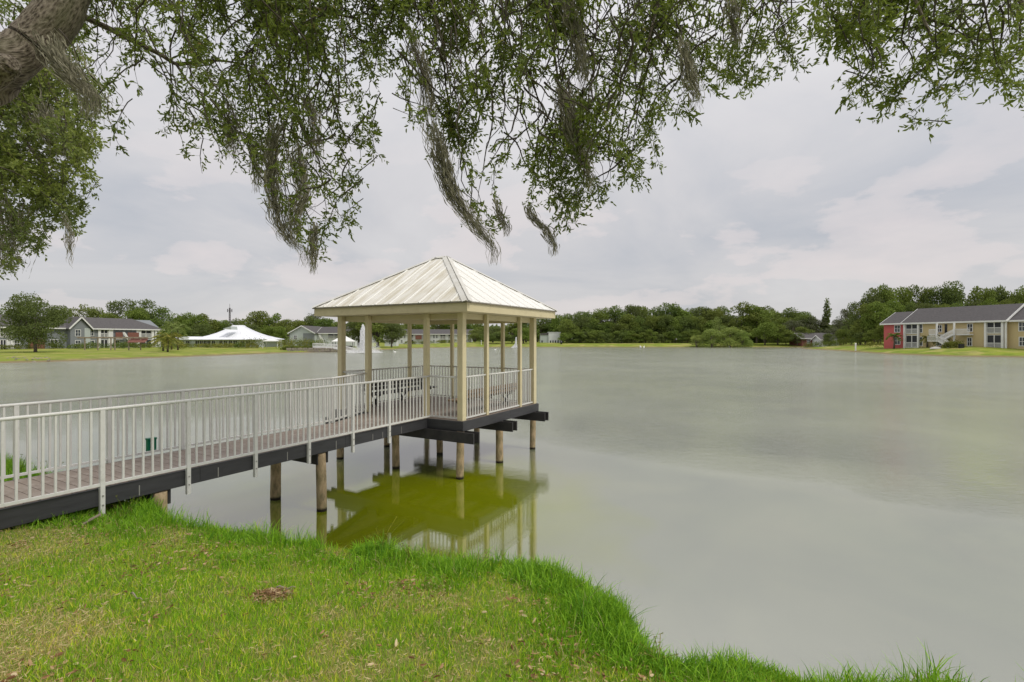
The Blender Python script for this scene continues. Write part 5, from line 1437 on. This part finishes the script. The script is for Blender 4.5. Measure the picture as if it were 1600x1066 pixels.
# stones on the left shore
for i in range(22):
    u = random.uniform(12, 78); v = random.uniform(561.5, 565.0); Z = F * (CAMZ - .1) / (v - V0); p_ = at(u, v, Z)
    m = MB(); n_ = 7; s_ = random.uniform(.10, .24)
    lay = [[(s_ * rr_ * math.cos(a_) * random.uniform(.8, 1.2), s_ * .8 * rr_ * math.sin(a_) * random.uniform(.8, 1.2), z_ * s_ * .6) for a_ in np.linspace(0, 5.4, n_)] for rr_, z_ in ((1, 0), (.85, .7), (.4, 1.0))]
    vv = [q for l_ in lay for q in l_]; ff = [(k * n_ + j, k * n_ + (j + 1) % n_, (k + 1) * n_ + (j + 1) % n_, (k + 1) * n_ + j) for k in range(2) for j in range(n_)] + [tuple(range(2 * n_, 3 * n_))]
    m.poly(vv, ff); o = m.build('stone', M['stone'], None, (p_.x, p_.y, hz(p_.x, p_.y) - .03), (0, 0, random.uniform(0, 6)))
    tag(o, 'small grey-brown stone on the bare strip of the left shore', 'stone', 'stones on the left shore')

# --- clubhouse with the sweeping white roof
Z_ = 150
x_ = at(340, 0, Z_).x; cbz = hz(x_, Z_) - .1
cl = empty('clubhouse', (x_, Z_, cbz), 0, 'low clubhouse with a wide sweeping white roof and dark windows, left shore', 'building')
def px(u): return (u - 340) / F * Z_
def pz(v): return CAMZ + (V0 - v) / F * Z_ - cbz
sec = [(px(262), pz(531)), (px(295), pz(526)), (px(312), pz(519)), (px(326), pz(511)), (px(335), pz(507.3)), (px(357), pz(507.3)), (px(360), pz(511)), (px(370), pz(517)), (px(384), pz(523)), (px(398), pz(527.5)), (px(414), pz(530.5))]
# radial tent-like roof: rings shrink towards the peak with the photographed profile
ringsR = []
ze_ = pz(530.7)
cxr = px(347)
prof = [(1.0, 0.0), (.80, .13), (.62, .27), (.45, .45), (.30, .66), (.17, .88), (.12, 1.0)]
xw_l, xw_r, dy_ = cxr - px(281), px(414) - cxr, 9.0
n_ = 40; vv = []
for s_, hfr in prof:
    for k in range(n_):
        a_ = 2 * math.pi * k / n_; ca, sa = math.cos(a_), math.sin(a_)
        sq = (abs(ca) ** 4 + abs(sa) ** 4) ** -.25
        vv.append((cxr + ca * sq * s_ * (xw_r if ca > 0 else xw_l), dy_ + sa * sq * s_ * dy_, ze_ + hfr * (pz(507.3) - ze_)))
ff = [(r_ * n_ + k, r_ * n_ + (k + 1) % n_, (r_ + 1) * n_ + (k + 1) % n_, (r_ + 1) * n_ + k) for r_ in range(len(prof) - 1) for k in range(n_)] + [tuple((len(prof) - 1) * n_ + k for k in range(n_))]
ff += [tuple(reversed(range(n_)))]
rf = part(cl, 'roof', MB().poly(vv, ff), 'white_roof')
m = MB()
for k in range(0, n_, 1):
    for r_ in range(len(prof) - 1): m.bar(Vector(vv[r_ * n_ + k]) + Vector((0, 0, .03)), Vector(vv[(r_ + 1) * n_ + k]) + Vector((0, 0, .03)), .08, .08)
part(rf, 'seam', m, 'white_roof')
part(rf, 'clerestory', MB().prism([(px(344), 1.2, pz(513.5)), (px(357), 1.2, pz(510)), (px(358), 1.2, pz(515)), (px(352), 1.2, pz(514.6))], (0, 3.5, 0)), 'light_wall')
part(cl, 'side_roof', MB().prism([(px(264), 1.2, pz(531)), (px(270), 1.2, pz(527)), (px(288), 1.2, pz(526)), (px(292), 1.2, pz(531))], (0, 8, 0)), 'white_roof')
part(cl, 'wall', MB().box(px(294), px(404), 1.6, 16, -.4, ze_ - .002), 'light_wall')
part(cl, 'wall', MB().box(px(264), px(293.9), 2.2, 9, -.4, ze_ - .002), 'light_wall')
for ua, ub in ((300, 306), (307, 312), (313, 318), (319, 324), (326, 331), (338, 343), (345, 350), (353, 358), (360, 366), (371, 378), (380, 387)):
    window(cl, px(ua), px(ub), .35, 2.0, 1.6, 1, 'dark_in', proud=.06, cross=False)
for ua, ub in ((267, 272), (275, 280), (283, 289)): window(cl, px(ua), px(ub), .5, 1.9, 2.2, 1, 'dark_in')
# lattice radio mast
x_, y_ = at(359, 0, 260).x, 260
ms = empty('radio_mast', (x_, y_, 0.6), 0, 'thin lattice radio mast rising behind the clubhouse', 'mast')
H_ = CAMZ + (V0 - 475) / F * 260 - .6
m = MB(); w_ = .55
for a_ in (0, 2.094, 4.189): m.bar((w_ * math.cos(a_), w_ * math.sin(a_), 0), (w_ * .6 * math.cos(a_), w_ * .6 * math.sin(a_), H_ - 2), .16)
part(ms, 'leg', m, 'steel')
m = MB(); k = 20
for i in range(k):
    for a_, b_ in ((0, 2.094), (2.094, 4.189), (4.189, 0)):
        f0 = w_ * (1 - .4 * i / k); z0, z1 = (H_ - 2) * i / k, (H_ - 2) * (i + 1) / k
        m.bar((f0 * math.cos(a_), f0 * math.sin(a_), z0), (f0 * math.cos(b_), f0 * math.sin(b_), z1), .1)
part(ms, 'bracing', m, 'steel'); part(ms, 'antenna', MB().bar((0, 0, H_ - 2), (0, 0, H_), .12), 'steel')
m = MB()
for a_ in np.linspace(0, 6.28, 7)[:-1]: m.box(1.1 * math.cos(a_) - .15, 1.1 * math.cos(a_) + .15, 1.1 * math.sin(a_) - .12, 1.1 * math.sin(a_) + .12, H_ - 4.2, H_ - 2.6)
for a_ in (0, 1.047, 2.094): m.bar((-1.1 * math.cos(a_), -1.1 * math.sin(a_), H_ - 3.4), (1.1 * math.cos(a_), 1.1 * math.sin(a_), H_ - 3.4), .08)
part(ms, 'antenna_panel', m, 'steel')
# --- terrace: small white canopy, seawall, ramp, gabled building
def canopy(u, vt, ve, vb_, Z, wpx, label, posts=True, dark=False):
    x = at(u, 0, Z).x; b = hz(x, Z); o = empty('canopy_tent', (x, Z, b), R(12), label, 'tent')
    w_ = wpx / F * Z / 2; za, zb_ = CAMZ + (V0 - vt) / F * Z - b, CAMZ + (V0 - ve) / F * Z - b
    m = MB(); m.poly([(-w_, -w_, zb_), (w_, -w_, zb_), (w_, w_, zb_), (-w_, w_, zb_), (0, 0, za), (-w_, -w_, zb_ - .2), (w_, -w_, zb_ - .2), (w_, w_, zb_ - .2), (-w_, w_, zb_ - .2)],
                     [(0, 1, 4), (1, 2, 4), (2, 3, 4), (3, 0, 4), (5, 6, 1, 0), (6, 7, 2, 1), (7, 8, 3, 2), (8, 5, 0, 3)])
    m.build('canopy', M['white'], o)
    for sx in (-1, 1):
        for sy in (-1, 1): MB().bevbox(sx * w_ * .92 - .07, sx * w_ * .92 + .07, sy * w_ * .92 - .07, sy * w_ * .92 + .07, -.1, zb_ - .02, .01).build('post', M['white'] if posts else M['dark_in'], o)
    if dark: MB().box(-w_ * .8, w_ * .8, -w_ * .5, w_ * .5, 0, 1.0).build('counter', M['dark_in'], o)
    return o
canopy(425, 529.5, 532.5, 541, 138, 23, 'small white canopy right of the clubhouse on the lawn')
canopy(537, 523.5, 533, 540, 122, 31, 'white pyramid tent behind the left gazebo post', False, True)
x_, y_ = at(444, 0, 116).x, 116
sw = empty('seawall', (0, 0, 0), 0, 'low grey stone seawall at the water below the clubhouse terrace', 'wall')
wall_pts = [(-49.0, 110.5), (-43.5, 113.2), (-35.8, 114.8)]
stones = []
for (xa, ya), (xb, yb) in zip(wall_pts, wall_pts[1:]):
    L_ = math.hypot(xb - xa, yb - ya); k = int(L_ / .55); an = math.atan2(yb - ya, xb - xa)
    for row in range(3):
        for i in range(k):
            t = (i + .5 + (row % 2) * .4) / k
            x, y = xa + (xb - xa) * t, ya + (yb - ya) * t
            s_ = random.uniform(.85, 1.1)
            if not stones:
                pass
            m = stones[(i + row) % 4] if len(stones) == 4 else None
            if m is None:
                while len(stones) < 4:
                    mm = MB(); q = lambda: random.uniform(-.06, .06)
                    P8 = [(-.26 + q(), -.2, 0 + q() * .5), (.26 + q(), -.2, q() * .5), (.26 + q(), .2, 0), (-.26 + q(), .2, 0), (-.22 + q(), -.2 + abs(q()), .36 + q()), (.22 + q(), -.2 + abs(q()), .36 + q()), (.22 + q(), .2, .38), (-.22 + q(), .2, .38)]
                    mm.poly(P8, [(0, 3, 2, 1), (4, 5, 6, 7), (0, 1, 5, 4), (1, 2, 6, 5), (2, 3, 7, 6), (3, 0, 4, 7)]); stones.append(mm.mesh('stone', M['stone']))
                m = stones[(i + row) % 4]
            o = link('stone', m, sw, (x, y + random.uniform(-.05, .05), -.12 + row * .37), (0, 0, an)); o.scale = (s_, 1, 1)
# white ramp with a slatted rail
rp = empty('ramp', (at(492, 0, 115).x, 115, 0), 0, 'white railed ramp running down to the water beside the stone seawall', 'ramp')
rx0, rx1 = 0.0, (556 - 492) / F * 115
def rzv(v): return CAMZ + (V0 - v) / F * 115
m = MB(); seg = [(0, rzv(543)), (rx1 * .55, rzv(545)), (rx1, rzv(551.0))]
for (xa, za), (xb, zb_) in zip(seg, seg[1:]): m.prism([(xa, -1.2, za - .1), (xb, -1.2, zb_ - .1), (xb, -1.2, zb_), (xa, -1.2, za)], (0, 1.2, 0))
part(rp, 'deck', m, 'trim')
for y_ in (-1.2, 0):
    m = MB()
    for (xa, za), (xb, zb_) in zip(seg, seg[1:]):
        m.bar((xa, y_, za + .95), (xb, y_, zb_ + .95), .08, .1); k = 22
        for i in range(k): t = i / k; x = xa + (xb - xa) * t; z = za + (zb_ - za) * t; m.box(x - .035, x + .035, y_ - .03, y_ + .03, z, z + .95)
        m.bar((xa, y_, za + .2), (xb, y_, zb_ + .2), .05, .3)
    part(rp, 'rail', m, 'trim')
for x in (.6, rx1 * .4, rx1 * .75): part(rp, 'piling', MB().tube([(x, -.6, -1), (x, -.6, .8)], .12, 8), 'wood')
# gabled building
Zg = 172; xg = at(472, 0, Zg).x; bg = hz(xg, Zg) - .2
g3 = empty('gabled_building', (xg, Zg, bg), R(-6), 'grey and white gabled two-storey building between the clubhouse and the gazebo', 'building')
wq = 4.4
part(g3, 'wall', MB().prism([(-wq, 0, -.3), (-wq, 0, 4.6), (0, 0, 6.9), (wq, 0, 4.6), (wq, 0, -.3)], (0, 12, 0)), 'light_wall')
m = MB()
for s_ in (-1, 1): m.prism([(s_ * (wq + .5), -.5, 4.42), (0, -.5, 7.0), (0, -.5, 7.2), (s_ * (wq + .5), -.5, 4.62)], (0, 13, 0))
rf = part(g3, 'roof', m, 'shingle'); m = MB(); m.bar((-wq - .5, -.55, 4.45), (0, -.55, 7.05), .08, .3); m.bar((wq + .5, -.55, 4.45), (0, -.55, 7.05), .08, .3); part(rf, 'eave_trim', m, 'trim')
part(g3, 'wall', MB().box(.4, wq + .03, -.04, -.002, -.3, 4.55), 'grey_wall', 'grey half of the gable front')
wg = gable_wall(wq + .01, 16.5, 2.0, 9.5, -.3, 4.6, 6.6); part(g3, 'wall', wg, 'white_wall')
gable_roof(g3, wq + .3, 16.5, 2.0, 9.5, 4.6, 6.7, .5)
window(g3, -2.9, -1.9, 2.6, 3.8, 0); porch(g3, 8.2, 12.5, 2.7, 4.5, 2.0); porch(g3, 13.2, 16.0, 2.7, 4.5, 2.0); window(g3, 6.0, 7.2, .6, 2.2, 2.0, 1, 'dark_in')
m = MB(); m.bar((5.6, 1.0, 4.0), (7.6, 1.0, 0), .1, .5); m.bar((5.6, 1.8, 4.0), (7.6, 1.8, 0), .1, .5); part(g3, 'stair', m, 'trim')
small_house(448, 200, 8, 7, 3.4, 5.2, 'white_wall', 'small pale house with dark roof just left of the gabled building', wins=2)
small_house(423, 205, 12, 7, 2.8, 4.4, 'grey_wall', 'low grey house behind the small white canopy', wins=3)
small_house(610, 178, 4, 4, 2.4, 3.6, 'white_wall', 'tiny white cottage right of the fountain at the foot of the dark tree', wins=1, name='cottage')
# long pale building through the gazebo
Zb = 230; xb0 = at(623, 0, Zb).x; xb1_ = at(736, 0, Zb).x; bb = hz((xb0 + xb1_) / 2, Zb) - .2
b4 = empty('apartment_building', ((xb0 + xb1_) / 2, Zb, bb), 0, 'long pale two-storey building with slate roof and dark red balconies seen through the gazebo', 'building')
hw_ = (xb1_ - xb0) / 2
part(b4, 'wall', gable_wall(-hw_, hw_, 0, 9, -.3, 4.4, 6.3), 'white_wall'); gable_roof(b4, -hw_, hw_, 0, 9, 4.4, 6.5, .5)
for i in range(9):
    c = -hw_ + (i + .5) * 2 * hw_ / 9
    if i in (2, 3): part(b4, 'balcony_panel', MB().box(c - 1.4, c + 1.4, -.8, -.6, .6 if i == 3 else 2.0, 3.8), 'brick_red')
    elif i in (1, 5, 6): porch(b4, c - 1.2, c + 1.2, 2.3, 4.1); porch(b4, c - 1.2, c + 1.2, 0, 1.9, 0, False)
    else: window(b4, c - .8, c - .1, 2.6, 3.9); window(b4, c + .5, c + 1.2, 2.6, 3.9); window(b4, c - .8, c - .1, .5, 1.7)
# white hall right of the gazebo
Zw = 205; xw0 = at(861, 0, Zw).x; bw_ = hz(xw0, Zw) - .2
wh = empty('white_hall', (xw0, Zw, bw_), 0, 'plain white box-like hall standing just right of the gazebo on the far shore', 'building')
part(wh, 'wall', MB().box(-1.0, 3.8, 0, 6, -.3, 4.3), 'white_wall'); part(wh, 'wall', MB().box(-4.3, -1.01, .4, 6, -.3, 3.3), 'light_wall', 'lower left section')
part(wh, 'roof', MB().box(-1.15, 3.95, -.15, 6.15, 4.301, 4.45), 'white_roof'); part(wh, 'roof', MB().prism([(-4.5, .2, 3.301), (-1.16, .2, 3.301), (-1.16, .2, 4.2), (-3.9, .2, 3.9)], (0, 5.5, 0)), 'shingle', 'dark lower roof')
for x in (-3.6, -.2, .8, 1.8, 2.8): part(wh, 'door', MB().box(x - .25, x + .25, (.35 if x < -1 else -.05), (.39 if x < -1 else -.002), -.1, 1.1), 'dark_in')
x_ = at(877, 0, 192).x
po = empty('bin', (x_, 192, hz(x_, 192)), 0, 'dark bin on the far lawn beside the white hall', 'bin'); MB().tube([(0, 0, -.05), (0, 0, 1.2)], [.38, .42], 10).build('body', M['dark_in'], po); MB().tube([(0, 0, 1.201), (0, 0, 1.35)], [.45, .2], 10).build('lid', M['dark_in'], po)
for u, lab in ((663, 'thin white post on the far lawn seen left inside the gazebo'), (752, 'white post on the far lawn seen between the right gazebo posts')):
    x_ = at(u, 0, 185).x; MBo = MB().bevbox(-.1, .1, -.1, .1, -.1, 1.7, .02).build('marker_post', M['white'], None, (x_, 185, hz(x_, 185))); tag(MBo, lab, 'post')

# ------------------------------------------------------------------ fountains
def fountain(u, vb_, Z, vt, wpx, label, n1=2400, n2=3200, wind=1.0):
    b = at(u, vb_, Z); b.z = 0; H_ = (vb_ - vt) / F * Z; w_ = wpx / F * Z
    o = empty('fountain', b, 0, label, 'fountain')
    MB().tube([(0, 0, -.3), (0, 0, .12)], [.6, .5], 16).build('float', M['dark_in'], o)
    r = np.random.default_rng(int(u))
    def drops(n, spread, hfun, s0, s1, mat, nm, wind_):
        t = r.random(n); a = r.uniform(0, 6.283, n); q = r.random(n) ** .7
        up = r.random(n) < .5
        x = np.cos(a) * q * spread * t; y = np.sin(a) * q * spread * t
        z = hfun(t, q); x = x + wind_ * t ** 1.5 * r.random(n)
        P = np.stack([x, y, np.maximum(z, .02)], 1); D = np.stack([r.normal(size=n) * .15, r.normal(size=n) * .15, np.ones(n)], 1)
        link(nm, leaf_mesh(nm, P, D, r.uniform(s0, s1, n) * 2.4, r.uniform(s0, s1, n), M[mat], False), o)['kind'] = 'stuff'
    # rounded column, a skirt of falling water, and spray that the wind carries off
    def put(P, s0, s1, mat, nm, el=2.4):
        n = len(P); D = np.stack([r.normal(size=n) * .2, r.normal(size=n) * .2, np.ones(n)], 1)
        link(nm, leaf_mesh(nm, P, D, r.uniform(s0, s1, n) * el, r.uniform(s0, s1, n), M[mat], False), o)['kind'] = 'stuff'
    a = r.uniform(0, 6.283, n1); q = r.random(n1) ** .6; z = r.random(n1) * H_ * (1 - .25 * q ** 3)
    R0 = w_ * .085 * (.45 + .55 * np.sin(np.clip(z / H_, 0, 1) * 2.6))
    put(np.stack([np.cos(a) * q * R0 + .04 * w_ * (z / H_), np.sin(a) * q * R0, z], 1), .05, .17, 'jet', 'jet')
    t = r.random(n2); a = r.uniform(0, 6.283, n2); q = r.random(n2)
    z = H_ * (.95 - .95 * t ** 1.2) * (1 - .5 * q); x = np.cos(a) * q * w_ * .10 + wind * w_ * (.12 + .62 * t) * r.random(n2)
    put(np.stack([x, np.sin(a) * q * w_ * .2, np.maximum(z, .03)], 1), .04, .10, 'mist', 'spray', 1.6)
    t = r.random(n2); a = r.uniform(0, 6.283, n2)
    put(np.stack([np.cos(a) * t * w_ * .5 + wind * w_ * .35 * r.random(n2) - .1 * w_, np.sin(a) * t * w_ * .4, H_ * .42 * r.random(n2) * (1 - t) ** 1.2 + .03], 1), .05, .13, 'mist', 'splash')
    return o
fountain(565.5, 552, 106, 508, 46, 'tall white fountain jet drifting right, seen between the left gazebo posts', 3000, 5000)
fountain(806, 543, 168, 526.5, 13, 'small white fountain seen between the right gazebo posts', 900, 1300, .2)

def bird(u, v, s_, label):
    Z = F * CAMZ / (v - V0); b = at(u, v, Z); o = empty('white_bird', (b.x, b.y, 0), random.uniform(0, 6), label, 'bird')
    m = MB(); m.tube([(-.45 * s_, 0, .16 * s_), (-.3 * s_, 0, .14 * s_), (0, 0, .12 * s_), (.28 * s_, 0, .16 * s_), (.36 * s_, 0, .3 * s_), (.38 * s_, 0, .48 * s_), (.46 * s_, 0, .56 * s_)],
                     [.02 * s_, .1 * s_, .2 * s_, .14 * s_, .06 * s_, .05 * s_, .06 * s_], 10); m.build('body', M['white'], o)
    MB().tube([(.5 * s_, 0, .56 * s_), (.62 * s_, 0, .53 * s_)], [.03 * s_, .008], 6).build('beak', M['shrub_yellow'], o)
bird(1001, 543.4, 1.5, 'white swimming bird near the far shore below the wood, left one of a pair')
bird(1006, 543.4, 1.3, 'white swimming bird near the far shore below the wood, right one of a pair')
bird(1139, 543.0, 1.4, 'white swimming bird in front of the pale shoreline bush')
bird(617, 551.0, .9, 'white bird on the water right of the tall fountain')
bird(774, 547.0, .8, 'white bird on the water seen through the right side of the gazebo')
